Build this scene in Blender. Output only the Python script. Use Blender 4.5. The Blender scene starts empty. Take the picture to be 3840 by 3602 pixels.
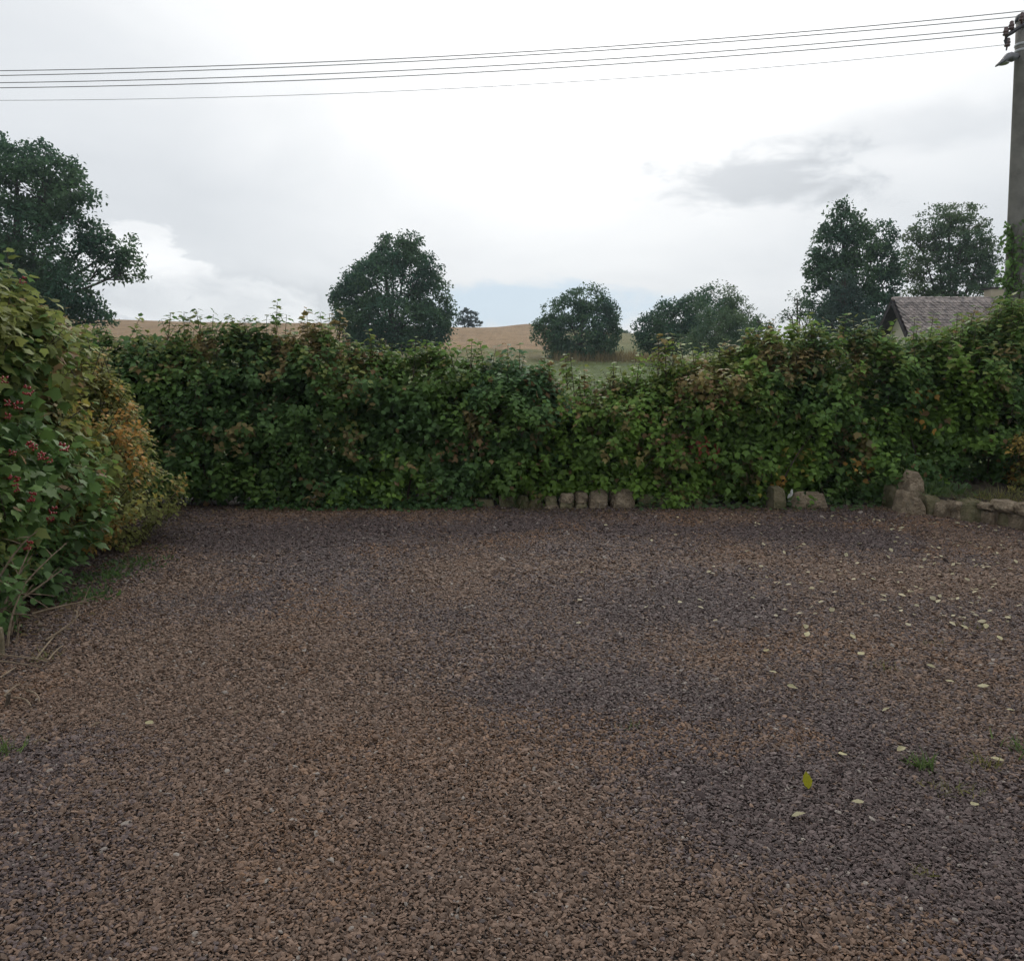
import bpy, math, random
import numpy as np
from mathutils import Vector, Matrix

SC = bpy.context.scene
COL = SC.collection
R = math.radians
rng = np.random.default_rng(7)
random.seed(7)

# ------------------------------------------------------------------ camera
CAM_H, PITCH, FPX = 1.55, R(7.0), 3000.0
cd = bpy.data.cameras.new('camera')
cam = bpy.data.objects.new('camera', cd)
COL.objects.link(cam)
cam.location = (0, 0, CAM_H)
cam.rotation_euler = (R(90) - PITCH, 0, 0)
cd.sensor_width = 36.0
cd.lens = 36.0 * FPX / 3840.0
cd.clip_end = 3000
cd.clip_start = 0.05
SC.camera = cam

# ------------------------------------------------------------------ sky, sun, exposure
SUN_AZ, SUN_EL = R(7), R(36)
SUN_DIR = Vector((math.sin(SUN_AZ) * math.cos(SUN_EL), math.cos(SUN_AZ) * math.cos(SUN_EL), math.sin(SUN_EL)))
world = bpy.data.worlds.new('World')
SC.world = world
world.use_nodes = True
WN, WL = world.node_tree.nodes, world.node_tree.links
WN.clear()


def wn(t, **kw):
    n = WN.new(t)
    for k, v in kw.items():
        setattr(n, k, v)
    return n


def wset(sock, v):
    if isinstance(v, (int, float, tuple, list)):
        sock.default_value = v
    else:
        WL.new(v, sock)


def wm(op, a, b=0.0, c=None, clamp=False):
    n = wn('ShaderNodeMath', operation=op, use_clamp=clamp)
    wset(n.inputs[0], a)
    wset(n.inputs[1], b)
    if c is not None:
        wset(n.inputs[2], c)
    return n.outputs[0]


def wsmooth(v, lo, hi, a=0.0, b=1.0):
    n = wn('ShaderNodeMapRange', interpolation_type='SMOOTHSTEP')
    wset(n.inputs[0], v)
    for i, q in enumerate((lo, hi, a, b)):
        n.inputs[i + 1].default_value = q
    return n.outputs[0]


def wnoise(vec, scale, detail=6.0, rough=0.55, dist=0.0):
    n = wn('ShaderNodeTexNoise')
    WL.new(vec, n.inputs['Vector'])
    n.inputs['Scale'].default_value = scale
    n.inputs['Detail'].default_value = detail
    n.inputs['Roughness'].default_value = rough
    n.inputs['Distortion'].default_value = dist
    return n.outputs['Fac']


def wmix(f, a, b):
    n = wn('ShaderNodeMix', data_type='RGBA')
    wset(n.inputs[0], f)
    for s, v in ((n.inputs[6], a), (n.inputs[7], b)):
        wset(s, v if not isinstance(v, tuple) else (v[0], v[1], v[2], 1.0))
    return n.outputs[2]


tc = wn('ShaderNodeTexCoord').outputs['Generated']
sep = wn('ShaderNodeSeparateXYZ')
WL.new(tc, sep.inputs[0])
dx_, dy_, dz_ = sep.outputs
az = wm('ARCTAN2', dx_, dy_)
el = wm('ARCSINE', dz_)
zz = wm('ADD', wm('ABSOLUTE', dz_), 0.13)
comb = wn('ShaderNodeCombineXYZ')
WL.new(wm('DIVIDE', dx_, zz), comb.inputs[0])
WL.new(wm('DIVIDE', dy_, zz), comb.inputs[1])
cp = comb.outputs[0]
comb2 = wn('ShaderNodeCombineXYZ')
WL.new(az, comb2.inputs[0])
WL.new(wm('MULTIPLY', el, 2.2), comb2.inputs[1])
ap = comb2.outputs[0]
n_big = wnoise(cp, 0.55, 6, 0.5, 0.4)
n_str = wnoise(ap, 3.0, 7, 0.52, 0.6)
n_puff = wnoise(ap, 11.0, 8, 0.6, 0.3)
dot = wn('ShaderNodeVectorMath', operation='DOT_PRODUCT')
WL.new(tc, dot.inputs[0])
dot.inputs[1].default_value = SUN_DIR
cosang = wm('MAXIMUM', dot.outputs['Value'], 0.0)
glow = wm('POWER', cosang, 11.0)


def ellipse(a_deg, e_deg, wa, we, noise, k, soft=0.55):
    a = wm('DIVIDE', wm('SUBTRACT', az, R(a_deg)), R(wa))
    e = wm('DIVIDE', wm('SUBTRACT', el, R(e_deg)), R(we))
    r = wm('SQRT', wm('ADD', wm('MULTIPLY', a, a), wm('MULTIPLY', e, e)))
    r = wm('ADD', r, wm('MULTIPLY', wm('SUBTRACT', noise, 0.5), k))
    return wsmooth(r, 1.0 - soft * 0.5, 1.0 + soft * 0.5, 1.0, 0.0)


sky = wn('ShaderNodeTexSky', sky_type='NISHITA')
sky.sun_disc = False
sky.sun_elevation = SUN_EL
sky.sun_rotation = SUN_AZ
sky.air_density = 1.0
sky.dust_density = 2.0
# cloud deck: luminance in units of the final picture, divided by the background strength
BG = 0.1
# overcast law: the deck brightens evenly towards the zenith
lum = wm('ADD', wm('ADD', 0.69, wm('MULTIPLY', wm('MAXIMUM', dz_, 0.0), 0.36)), wm('MULTIPLY', glow, 0.72))
lum = wm('ADD', lum, wm('MULTIPLY', wm('SUBTRACT', n_big, 0.5), 0.34))
lum = wm('ADD', lum, wm('MULTIPLY', wm('SUBTRACT', n_str, 0.5), 0.30))
# the grey cloud right of the middle, with a fainter veil beside it
m1 = ellipse(16.6, 12.9, 5.6, 1.75, n_puff, 3.6, 1.1)
m1b = ellipse(25.5, 15.2, 6.0, 1.3, n_puff, 1.4, 1.3)
lum = wm('SUBTRACT', lum, wm('MULTIPLY', m1, 0.27))
lum = wm('SUBTRACT', lum, wm('MULTIPLY', m1b, 0.12))
# heaped cloud low on the left
m2 = ellipse(-24.5, 6.6, 4.4, 3.2, n_puff, 1.9, 0.20)
m2c = ellipse(-18.5, 4.4, 5.5, 2.2, n_puff, 2.0, 0.30)
m2s = ellipse(-22.0, 5.0, 9.0, 1.6, n_puff, 2.0, 1.3)
lum = wm('ADD', lum, wm('MULTIPLY', wm('MAXIMUM', m2, m2c), wm('ADD', 0.02, wm('MULTIPLY', n_puff, 0.32))))
lum = wm('SUBTRACT', lum, wm('MULTIPLY', m2s, 0.17))
m4 = ellipse(-15.0, 3.0, 16.0, 1.0, n_puff, 1.6, 1.2)
lum = wm('ADD', lum, wm('MULTIPLY', m4, 0.06))
tint = wmix(wsmooth(lum, 0.65, 1.1), (0.935, 0.985, 1.04), (0.985, 1.0, 1.01))
sc_ = wn('ShaderNodeVectorMath', operation='SCALE')
WL.new(tint, sc_.inputs[0])
WL.new(wm('DIVIDE', lum, BG), sc_.inputs['Scale'])
cloud = sc_.outputs[0]
# thin strip of blue low over the field
m3 = ellipse(1.5, 5.3, 9.0, 1.6, n_puff, 1.7, 0.6)
blue = wmix(0.97, sky.outputs[0], (5.8, 7.2, 8.5))
colr = wmix(wm('MULTIPLY', m3, 0.85), cloud, blue)
colr = wmix(0.04, colr, sky.outputs[0])
bg = wn('ShaderNodeBackground')
WL.new(colr, bg.inputs[0])
bg.inputs[1].default_value = BG
wo = wn('ShaderNodeOutputWorld')
WL.new(bg.outputs[0], wo.inputs[0])

ld = bpy.data.lights.new('sun', 'SUN')
ld.energy = 1.5
ld.angle = R(14)
ld.color = (1.0, 0.96, 0.9)
sun = bpy.data.objects.new('sun', ld)
COL.objects.link(sun)
sun.rotation_euler = (-SUN_DIR).to_track_quat('-Z', 'Y').to_euler()

SC.view_settings.view_transform = 'Standard'
SC.view_settings.look = 'None'
SC.view_settings.exposure = 0.0
SC.view_settings.gamma = 1.0
SC.view_settings.use_curve_mapping = False
SC.render.engine = 'CYCLES'
SC.cycles.max_bounces = 7
SC.cycles.diffuse_bounces = 3
SC.cycles.glossy_bounces = 2
SC.cycles.transmission_bounces = 5
SC.cycles.use_denoising = True
SC.cycles.denoiser = 'OPENIMAGEDENOISE'
SC.cycles.denoising_input_passes = 'RGB_ALBEDO_NORMAL'
SC.cycles.volume_bounces = 0
SC.cycles.use_adaptive_sampling = True
SC.cycles.adaptive_threshold = 0.03

# ------------------------------------------------------------------ helpers
CP, SP = math.cos(PITCH), math.sin(PITCH)


def P(px, py, Y):
    """world point seen at photo pixel (px,py) on the plane world-y = Y"""
    v = (1801.0 - py) / FPX
    t = Y / (CP + v * SP)
    return np.array(((px - 1920.0) / FPX * t, Y, CAM_H + t * (-SP + v * CP)))


def G(px, py, z=0.0):
    """point of the flat ground seen at photo pixel (px,py)"""
    v = (1801.0 - py) / FPX
    t = (z - CAM_H) / (-SP + v * CP)
    return np.array(((px - 1920.0) / FPX * t, t * (CP + v * SP), z))


def PIX(p):
    p = np.asarray(p, float)
    d = p - np.array((0, 0, CAM_H))
    f = d[..., 1] * CP - d[..., 2] * SP
    u = d[..., 1] * SP + d[..., 2] * CP
    return 1920 + FPX * d[..., 0] / f, 1801 - FPX * u / f


def nrm(a):
    a = np.asarray(a, float)
    return a / (np.linalg.norm(a, axis=-1, keepdims=True) + 1e-9)


def vnoise(p, scale=1.0, seed=0):
    q = np.asarray(p, float) * scale + seed * 17.31
    i = np.floor(q).astype(np.int64)
    f = q - i
    f = f * f * (3 - 2 * f)

    def h(ix, iy, iz):
        n = (ix * 374761393 + iy * 668265263 + iz * 2147483647 + seed * 974711) & 0xFFFFFFFF
        n = ((n ^ (n >> 13)) * 1274126177) & 0xFFFFFFFF
        n = ((n ^ (n >> 16)) * 2246822519) & 0xFFFFFFFF
        return ((n ^ (n >> 15)) & 0xFFFFFF) / float(0xFFFFFF)
    r = 0
    for a in (0, 1):
        for b in (0, 1):
            for c in (0, 1):
                w = (f[..., 0] if a else 1 - f[..., 0]) * (f[..., 1] if b else 1 - f[..., 1]) * (f[..., 2] if c else 1 - f[..., 2])
                r = r + w * h(i[..., 0] + a, i[..., 1] + b, i[..., 2] + c)
    return r


def fbm(p, scale, seed=0, oct=3):
    s, a, t = 0, 1.0, 0
    for k in range(oct):
        s = s + a * vnoise(p, scale * 2 ** k, seed + k)
        t += a
        a *= 0.5
    return s / t


# ---- materials
def mat(name):
    m = bpy.data.materials.new(name)
    m.use_nodes = True
    nt = m.node_tree
    return m, nt, nt.nodes['Principled BSDF'], nt.nodes['Material Output']


def node(nt, t, ins=None, **kw):
    n = nt.nodes.new(t)
    for k, v in kw.items():
        setattr(n, k, v)
    for k, v in (ins or {}).items():
        s = n.inputs[k]
        if hasattr(v, 'links'):
            nt.links.new(v, s)
        else:
            s.default_value = v
    return n


def noise_mat(name, c1, c2, scale=5.0, rough=0.85, bump=0.3, bscale=30.0, detail=6.0, c3=None, obj_coords=False, bdist=0.02):
    m, nt, b, o = mat(name)
    tcn = node(nt, 'ShaderNodeTexCoord')
    vec = tcn.outputs['Object'] if obj_coords else node(nt, 'ShaderNodeNewGeometry').outputs['Position']
    n1 = node(nt, 'ShaderNodeTexNoise', {'Vector': vec, 'Scale': scale, 'Detail': detail, 'Roughness': 0.6})
    cr = node(nt, 'ShaderNodeValToRGB', {'Fac': n1.outputs['Fac']})
    cr.color_ramp.elements[0].position = 0.33
    cr.color_ramp.elements[0].color = (*c1, 1)
    cr.color_ramp.elements[1].position = 0.68
    cr.color_ramp.elements[1].color = (*c2, 1)
    if c3:
        e = cr.color_ramp.elements.new(0.5)
        e.color = (*c3, 1)
    nt.links.new(cr.outputs['Color'], b.inputs['Base Color'])
    b.inputs['Roughness'].default_value = rough
    b.inputs['Specular IOR Level'].default_value = 0.25
    n2 = node(nt, 'ShaderNodeTexNoise', {'Vector': vec, 'Scale': bscale, 'Detail': 5.0})
    bp = node(nt, 'ShaderNodeBump', {'Height': n2.outputs['Fac'], 'Strength': bump, 'Distance': bdist})
    nt.links.new(bp.outputs['Normal'], b.inputs['Normal'])
    return m


def leaf_mat(name, source='attr', trans=0.3, rough=0.5, spec=0.35):
    m, nt, b, o = mat(name)
    if source == 'attr':
        c = node(nt, 'ShaderNodeAttribute', attribute_name='Col').outputs['Color']
    else:
        c = node(nt, 'ShaderNodeObjectInfo').outputs['Color']
    geo = node(nt, 'ShaderNodeNewGeometry')
    # leaf undersides are paler
    pale = node(nt, 'ShaderNodeMix', {0: geo.outputs['Backfacing'], 6: c, 7: (0.30, 0.34, 0.27, 1)}, data_type='RGBA')
    mx = node(nt, 'ShaderNodeMix', {0: 0.18, 6: c, 7: pale.outputs[2]}, data_type='RGBA')
    nt.links.new(mx.outputs[2], b.inputs['Base Color'])
    b.inputs['Roughness'].default_value = rough
    b.inputs['Specular IOR Level'].default_value = spec
    tr = node(nt, 'ShaderNodeBsdfTranslucent', {'Color': c})
    ms = node(nt, 'ShaderNodeMixShader', {0: trans, 1: b.outputs[0], 2: tr.outputs[0]})
    nt.links.new(ms.outputs[0], o.inputs['Surface'])
    return m


def plain(name, c, rough=0.6, metal=0.0):
    m, nt, b, o = mat(name)
    geo = node(nt, 'ShaderNodeNewGeometry')
    n1 = node(nt, 'ShaderNodeTexNoise', {'Vector': geo.outputs['Position'], 'Scale': 9.0, 'Detail': 5.0})
    mx = node(nt, 'ShaderNodeMix', {0: n1.outputs['Fac'], 6: (c[0] * .75, c[1] * .75, c[2] * .75, 1), 7: (c[0] * 1.2, c[1] * 1.2, c[2] * 1.2, 1)}, data_type='RGBA')
    nt.links.new(mx.outputs[2], b.inputs['Base Color'])
    b.inputs['Roughness'].default_value = rough
    b.inputs['Metallic'].default_value = metal
    return m


M = {}
M['leaf'] = leaf_mat('leaf', 'attr', 0.44, 0.58, 0.20)
M['leaf_single'] = leaf_mat('leaf_single', 'object', 0.44, 0.58, 0.20)
M['tree_leaf'] = leaf_mat('tree_leaf', 'attr', 0.35, 0.65, 0.15)
M['bark'] = noise_mat('bark', (0.05, 0.042, 0.035), (0.12, 0.10, 0.085), 14, 0.9, 0.5, 40)
M['stem'] = noise_mat('stem', (0.05, 0.04, 0.03), (0.11, 0.085, 0.06), 20, 0.85, 0.3, 60)
M['dry_twig'] = noise_mat('dry_twig', (0.12, 0.09, 0.06), (0.26, 0.20, 0.14), 25, 0.85, 0.3, 60)
M['green_stem'] = noise_mat('green_stem', (0.06, 0.075, 0.03), (0.10, 0.10, 0.05), 20, 0.7, 0.2, 60)
M['stone'] = noise_mat('sandstone', (0.16, 0.125, 0.09), (0.40, 0.325, 0.235), 7, 0.92, 0.8, 45, 8, (0.23, 0.18, 0.125), bdist=0.07)
M['stone_moss'] = noise_mat('mossy_stone', (0.07, 0.07, 0.034), (0.20, 0.165, 0.11), 7, 0.95, 0.8, 45, 8, (0.13, 0.115, 0.066), bdist=0.03)
M['concrete'] = noise_mat('concrete', (0.11, 0.105, 0.097), (0.21, 0.20, 0.183), 2.5, 0.9, 0.3, 40, 8)
M['ceramic'] = plain('ceramic', (0.10, 0.06, 0.06), 0.35)
M['iron'] = plain('iron', (0.045, 0.042, 0.05), 0.6, 0.2)
M['band'] = plain('band', (0.45, 0.46, 0.48), 0.5, 0.3)
M['lamp_grey'] = plain('lamp_grey', (0.14, 0.14, 0.155), 0.5)
M['glass'] = plain('lamp_glass', (0.35, 0.36, 0.37), 0.3)
M['wire'] = plain('wire', (0.16, 0.16, 0.17), 0.5, 0.3)
M['wood'] = noise_mat('old_wood', (0.10, 0.085, 0.05), (0.19, 0.155, 0.10), 8, 0.9, 0.5, 50)
M['berry'] = plain('berry', (0.22, 0.014, 0.014), 0.3)
M['render'] = noise_mat('cream_render', (0.52, 0.48, 0.38), (0.66, 0.61, 0.50), 1.2, 0.9, 0.15, 40)
M['chimney'] = noise_mat('chimney_render', (0.34, 0.29, 0.22), (0.46, 0.40, 0.31), 1.5, 0.9, 0.15, 40)
M['dark_board'] = noise_mat('dark_board', (0.03, 0.024, 0.026), (0.055, 0.045, 0.045), 6, 0.85, 0.3, 40)
M['soil'] = noise_mat('soil', (0.03, 0.024, 0.018), (0.085, 0.066, 0.045), 9, 0.95, 0.8, 60, bdist=0.03)


# ---- objects
def link(o, parent=None):
    COL.objects.link(o)
    if parent is not None:
        o.parent = parent
    return o


def tag(o, label=None, cat=None, group=None, kind=None):
    if label:
        o['label'] = label
    if cat:
        o['category'] = cat
    if group:
        o['group'] = group
    if kind:
        o['kind'] = kind
    return o


def empty(name, loc, label, cat, group=None):
    o = bpy.data.objects.new(name, None)
    o.location = loc
    o.empty_display_size = 0.1
    link(o)
    return tag(o, label, cat, group)


def mesh_np(name, V, F, cols=None, smooth=False):
    """V (n,3); F (m,k) with one k, or a list of tuples"""
    me = bpy.data.meshes.new(name)
    if isinstance(F, np.ndarray):
        k = F.shape[1]
        me.vertices.add(len(V))
        me.vertices.foreach_set('co', np.asarray(V, np.float32).ravel())
        me.loops.add(F.size)
        me.loops.foreach_set('vertex_index', F.astype(np.int32).ravel())
        me.polygons.add(len(F))
        me.polygons.foreach_set('loop_start', np.arange(0, F.size, k, dtype=np.int32))
        me.polygons.foreach_set('loop_total', np.full(len(F), k, np.int32))
        me.update(calc_edges=True)
    else:
        me.from_pydata([tuple(map(float, v)) for v in V], [], F)
        me.update()
    if cols is not None:
        a = me.attributes.new('Col', 'FLOAT_COLOR', 'POINT')
        c = np.ones((len(V), 4), np.float32)
        c[:, :3] = cols
        a.data.foreach_set('color', c.ravel())
    if smooth:
        me.polygons.foreach_set('use_smooth', np.ones(len(me.polygons), bool))
    return me


def obj(name, me, m, parent=None, origin=None, smooth=False):
    """object from a mesh in world coordinates; child of parent, or with its own origin"""
    if m is not None:
        me.materials.append(m)
    o = bpy.data.objects.new(name, me)
    off = None
    if parent is not None:
        off = np.array(parent.location)
    elif origin is not None:
        off = np.array(origin)
        o.location = origin
    if off is not None:
        me.transform(Matrix.Translation(-Vector(off)))
    if smooth:
        me.polygons.foreach_set('use_smooth', np.ones(len(me.polygons), bool))
    return link(o, parent)


def tubes(paths, sides=6):
    """paths: list of (points (n,3), radii (n,)) -> V, F(list of quads and caps)"""
    VV, FF, base = [], [], 0
    ang = np.linspace(0, 2 * np.pi, sides, endpoint=False)
    for pts, rad in paths:
        pts = np.asarray(pts, float)
        rad = np.asarray(rad, float)
        n = len(pts)
        tan = np.gradient(pts, axis=0)
        tan = nrm(tan)
        ref = np.array((0, 0, 1.0)) if abs(tan[:, 2]).mean() < 0.8 else np.array((1.0, 0, 0))
        a = nrm(np.cross(tan, ref))
        b = np.cross(tan, a)
        ring = pts[:, None, :] + rad[:, None, None] * (np.cos(ang)[None, :, None] * a[:, None, :] + np.sin(ang)[None, :, None] * b[:, None, :])
        VV.append(ring.reshape(-1, 3))
        for i in range(n - 1):
            for s in range(sides):
                s2 = (s + 1) % sides
                FF.append((base + i * sides + s, base + i * sides + s2, base + (i + 1) * sides + s2, base + (i + 1) * sides + s))
        FF.append(tuple(base + s for s in range(sides))[::-1])
        FF.append(tuple(base + (n - 1) * sides + s for s in range(sides)))
        base += n * sides
    return np.concatenate(VV), FF


def bez(a, b, bend=(0, 0, 0), n=6):
    a, b = np.asarray(a, float), np.asarray(b, float)
    c = (a + b) / 2 + np.asarray(bend, float)
    t = np.linspace(0, 1, n)[:, None]
    return (1 - t) ** 2 * a + 2 * t * (1 - t) * c + t * t * b


def lathe(center, prof, sides=12, axis=(0, 0, 1)):
    """prof: list of (radius, height)"""
    ax = Vector(axis).normalized()
    q = Vector((0, 0, 1)).rotation_difference(ax)
    V, F = [], []
    for r, h in prof:
        for s in range(sides):
            a = 2 * math.pi * s / sides
            V.append(np.array(center) + np.array(q @ Vector((r * math.cos(a), r * math.sin(a), h))))
    for i in range(len(prof) - 1):
        for s in range(sides):
            s2 = (s + 1) % sides
            F.append((i * sides + s, i * sides + s2, (i + 1) * sides + s2, (i + 1) * sides + s))
    F.append(tuple(range(sides))[::-1])
    F.append(tuple((len(prof) - 1) * sides + s for s in range(sides)))
    return V, F


def box(c, s):
    c, s = np.array(c, float), np.array(s, float) / 2
    V = [c + s * np.array(q) for q in ((-1, -1, -1), (1, -1, -1), (1, 1, -1), (-1, 1, -1), (-1, -1, 1), (1, -1, 1), (1, 1, 1), (-1, 1, 1))]
    F = [(0, 3, 2, 1), (4, 5, 6, 7), (0, 1, 5, 4), (1, 2, 6, 5), (2, 3, 7, 6), (3, 0, 4, 7)]
    return V, F


def joinVF(parts):
    V, F, b = [], [], 0
    for v, f in parts:
        V.extend(list(v))
        F.extend([tuple(i + b for i in q) for q in f])
        b += len(v)
    return V, F


# ---- leaf templates: leaf in its own frame, x across, y along, z up
def tmpl(outline, centre=(0.0, 0.42), droop=0.35, fold=0.22):
    pts = [centre] + outline
    V = []
    for i, (x, y) in enumerate(pts):
        z = fold * abs(x) - droop * (y * y) * 0.8 - droop * x * x * 1.2
        V.append((x, y, z))
    n = len(outline)
    F = [(0, 1 + i, 1 + (i + 1) % n) for i in range(n)]
    return np.array(V), np.array(F)


T_LOBED = tmpl([(0, 0), (0.26, 0.02), (0.50, 0.50), (0.25, 0.56), (0.05, 1.0), (-0.20, 0.58), (-0.50, 0.50), (-0.28, 0.02)])
T_LOBED2 = tmpl([(0, 0), (0.3, 0.05), (0.44, 0.58), (0.2, 0.66), (-0.04, 1.0), (-0.24, 0.64), (-0.46, 0.46), (-0.24, 0.04)], droop=0.55)
T_OVAL = tmpl([(0, 0), (0.26, 0.25), (0.27, 0.55), (0, 1.0), (-0.27, 0.55), (-0.26, 0.25)], (0, 0.45), 0.3, 0.3)
T_DIA = (np.array([(0, 0, 0), (0.32, 0.45, 0.10), (0, 1.0, -0.12), (-0.32, 0.45, 0.10)]), np.array([(0, 1, 2), (0, 2, 3)]))
BLADE = (np.array([(-0.5, 0, 0), (0.5, 0, 0), (0.32, 0.5, -0.04), (-0.32, 0.5, -0.04), (0, 1, -0.2)]), np.array([(0, 1, 2), (0, 2, 3), (3, 2, 4)]))


def frames(D, N):
    y = nrm(D)
    x = nrm(np.cross(y, N))
    z = np.cross(x, y)
    return x, y, z


def leaves(T, pos, D, N, S, C, width=1.0):
    TV, TF = T
    x, y, z = frames(D, N)
    n = len(pos)
    S = np.broadcast_to(np.asarray(S, float), (n,))[:, None, None]
    loc = (TV[None, :, 0:1] * width * x[:, None, :] + TV[None, :, 1:2] * y[:, None, :] + TV[None, :, 2:3] * z[:, None, :]) * S
    V = (pos[:, None, :] + loc).reshape(-1, 3)
    F = (TF[None] + (np.arange(n) * len(TV))[:, None, None]).reshape(-1, 3)
    return V, F, np.repeat(C, len(TV), axis=0)


def cat_leaves(parts):
    V, F, C, b = [], [], [], 0
    for v, f, c in parts:
        V.append(v)
        F.append(f + b)
        C.append(c)
        b += len(v)
    return np.concatenate(V), np.concatenate(F), np.concatenate(C)


def rsphere(n):
    return nrm(rng.normal(size=(n, 3)))


PAL = {
    'green': (0.088, 0.150, 0.036), 'deep': (0.064, 0.118, 0.040), 'bright': (0.120, 0.200, 0.038),
    'olive': (0.165, 0.175, 0.052), 'rust': (0.195, 0.125, 0.062), 'red': (0.26, 0.080, 0.052),
    'orange': (0.31, 0.175, 0.045), 'yellow': (0.27, 0.235, 0.052), 'teal': (0.064, 0.124, 0.058),
}
PAL = {k: np.array(v) * 1.42 for k, v in PAL.items()}

# ------------------------------------------------------------------ ground and terrain
_py = [-60, 13, 20, 42, 62, 90, 120, 140, 170, 400]
_pz = [-.05, -.05, .12, 2.0, 3.4, 6.4, 9.4, 10.9, 10.3, -3]
_gx = [-400, -120, -70, 0, 20, 45, 100, 400]
_gg = [1.15, 1.15, 1.13, 1.0, .90, .72, .58, .5]


def terrain_z(x, y):
    x, y = np.asarray(x, float), np.asarray(y, float)
    z = np.interp(y, _py, _pz)
    g = np.interp(x, _gx, _gg)
    far = np.clip((y - 30) / 30, 0, 1)
    bump = 0.75 * np.exp(-((x - 3.6) / 4.5) ** 2 - ((y - 131) / 10) ** 2)
    und = (vnoise(np.stack([x, y, 0 * x], -1), 0.05, 5) - .5) * 1.0 * far
    return z * g + bump + und


xs = np.concatenate([np.linspace(-420, -90, 20), np.arange(-85, 90, 1.0), np.linspace(95, 420, 20)])
ys = np.concatenate([np.arange(-40, 14, 3.0), np.arange(14, 175, 1.0), np.linspace(180, 400, 16)])
X, Yg = np.meshgrid(xs, ys)
Z = terrain_z(X, Yg)
V = np.stack([X, Yg, Z], -1).reshape(-1, 3)
nx, ny = len(xs), len(ys)
idx = np.arange(nx * ny).reshape(ny, nx)
F = np.stack([idx[:-1, :-1], idx[:-1, 1:], idx[1:, 1:], idx[1:, :-1]], -1).reshape(-1, 4)
wob = (vnoise(V, 0.12, 3) - .5) * 5 + (vnoise(V, 0.5, 4) - .5) * 2
stub = (V[:, 1] + wob > 66) & (V[:, 0] + wob * .5 < 0.052 * V[:, 1] + 0.3 + np.clip(V[:, 1] - 110, 0, 40) * .06)
dry = np.exp(-((V[:, 1] + wob - 60) / 5.0) ** 2)
cg = np.array((0.085, 0.110, 0.040))
cm = np.array((0.130, 0.125, 0.055))
cs = np.array((0.235, 0.160, 0.092))
cdry = np.array((0.18, 0.14, 0.07))
far = np.clip((V[:, 1] - 55) / 30, 0, 1)[:, None]
C = cg * (1 - far) + cm * far
C = C * (1 - dry[:, None] * .7) + cdry * dry[:, None] * .7
C = np.where(stub[:, None], cs, C)
me = mesh_np('hill_terrain', V, F, C, True)
m, nt, b, o_ = mat('field')
geo = node(nt, 'ShaderNodeNewGeometry')
at = node(nt, 'ShaderNodeAttribute', attribute_name='Col')
n1 = node(nt, 'ShaderNodeTexNoise', {'Vector': geo.outputs['Position'], 'Scale': 0.45, 'Detail': 9.0, 'Roughness': 0.65})
mp = node(nt, 'ShaderNodeMapping', {'Vector': geo.outputs['Position'], 'Rotation': (0, 0, R(28)), 'Scale': (0.9, 0.05, 0.2)})
n2 = node(nt, 'ShaderNodeTexNoise', {'Vector': mp.outputs[0], 'Scale': 1.6, 'Detail': 4.0})
mul = node(nt, 'ShaderNodeMath', {0: n1.outputs['Fac'], 1: 0.95}, operation='MULTIPLY')
mul2 = node(nt, 'ShaderNodeMath', {0: n2.outputs['Fac'], 1: 0.65}, operation='MULTIPLY')
add = node(nt, 'ShaderNodeMath', {0: mul.outputs[0], 1: mul2.outputs[0]}, operation='ADD')
add2 = node(nt, 'ShaderNodeMath', {0: add.outputs[0], 1: 0.2}, operation='ADD')
vs = node(nt, 'ShaderNodeVectorMath', {0: at.outputs['Color'], 'Scale': add2.outputs[0]}, operation='SCALE')
nt.links.new(vs.outputs[0], b.inputs['Base Color'])
b.inputs['Roughness'].default_value = 0.95
b.inputs['Specular IOR Level'].default_value = 0.1
n3 = node(nt, 'ShaderNodeTexNoise', {'Vector': geo.outputs['Position'], 'Scale': 4.0, 'Detail': 6.0})
bp = node(nt, 'ShaderNodeBump', {'Height': n3.outputs['Fac'], 'Strength': 0.8, 'Distance': 0.25})
nt.links.new(bp.outputs['Normal'], b.inputs['Normal'])
tag(obj('hill_terrain', me, m), 'stubble field and meadow rising to the skyline behind the hedge', None, None, 'structure')


# gravel yard: a slightly uneven sheet, the loose stones lie on it
def yard_z(x, y):
    p = np.stack([x, y, 0 * x], -1)
    return (vnoise(p, 0.9, 21) - .5) * 0.035 + (vnoise(p, 2.7, 22) - .5) * 0.012


gx = np.arange(-6.5, 9.01, 0.12)
gy = np.arange(0.3, 11.2, 0.12)
X, Yg = np.meshgrid(gx, gy)
V = np.stack([X, Yg, yard_z(X, Yg)], -1).reshape(-1, 3)
nx, ny = len(gx), len(gy)
idx = np.arange(nx * ny).reshape(ny, nx)
F = np.stack([idx[:-1, :-1], idx[:-1, 1:], idx[1:, 1:], idx[1:, :-1]], -1).reshape(-1, 4)
me = mesh_np('gravel_bed', V, F, None, True)
mb = noise_mat('gravel_bed', (0.020, 0.016, 0.014), (0.060, 0.047, 0.041), 55, 0.95, 0.9, 90, 6, bdist=0.02)
tag(obj('gravel_bed', me, mb), 'dark earth bed under the loose gravel of the yard', None, None, 'structure')


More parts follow.
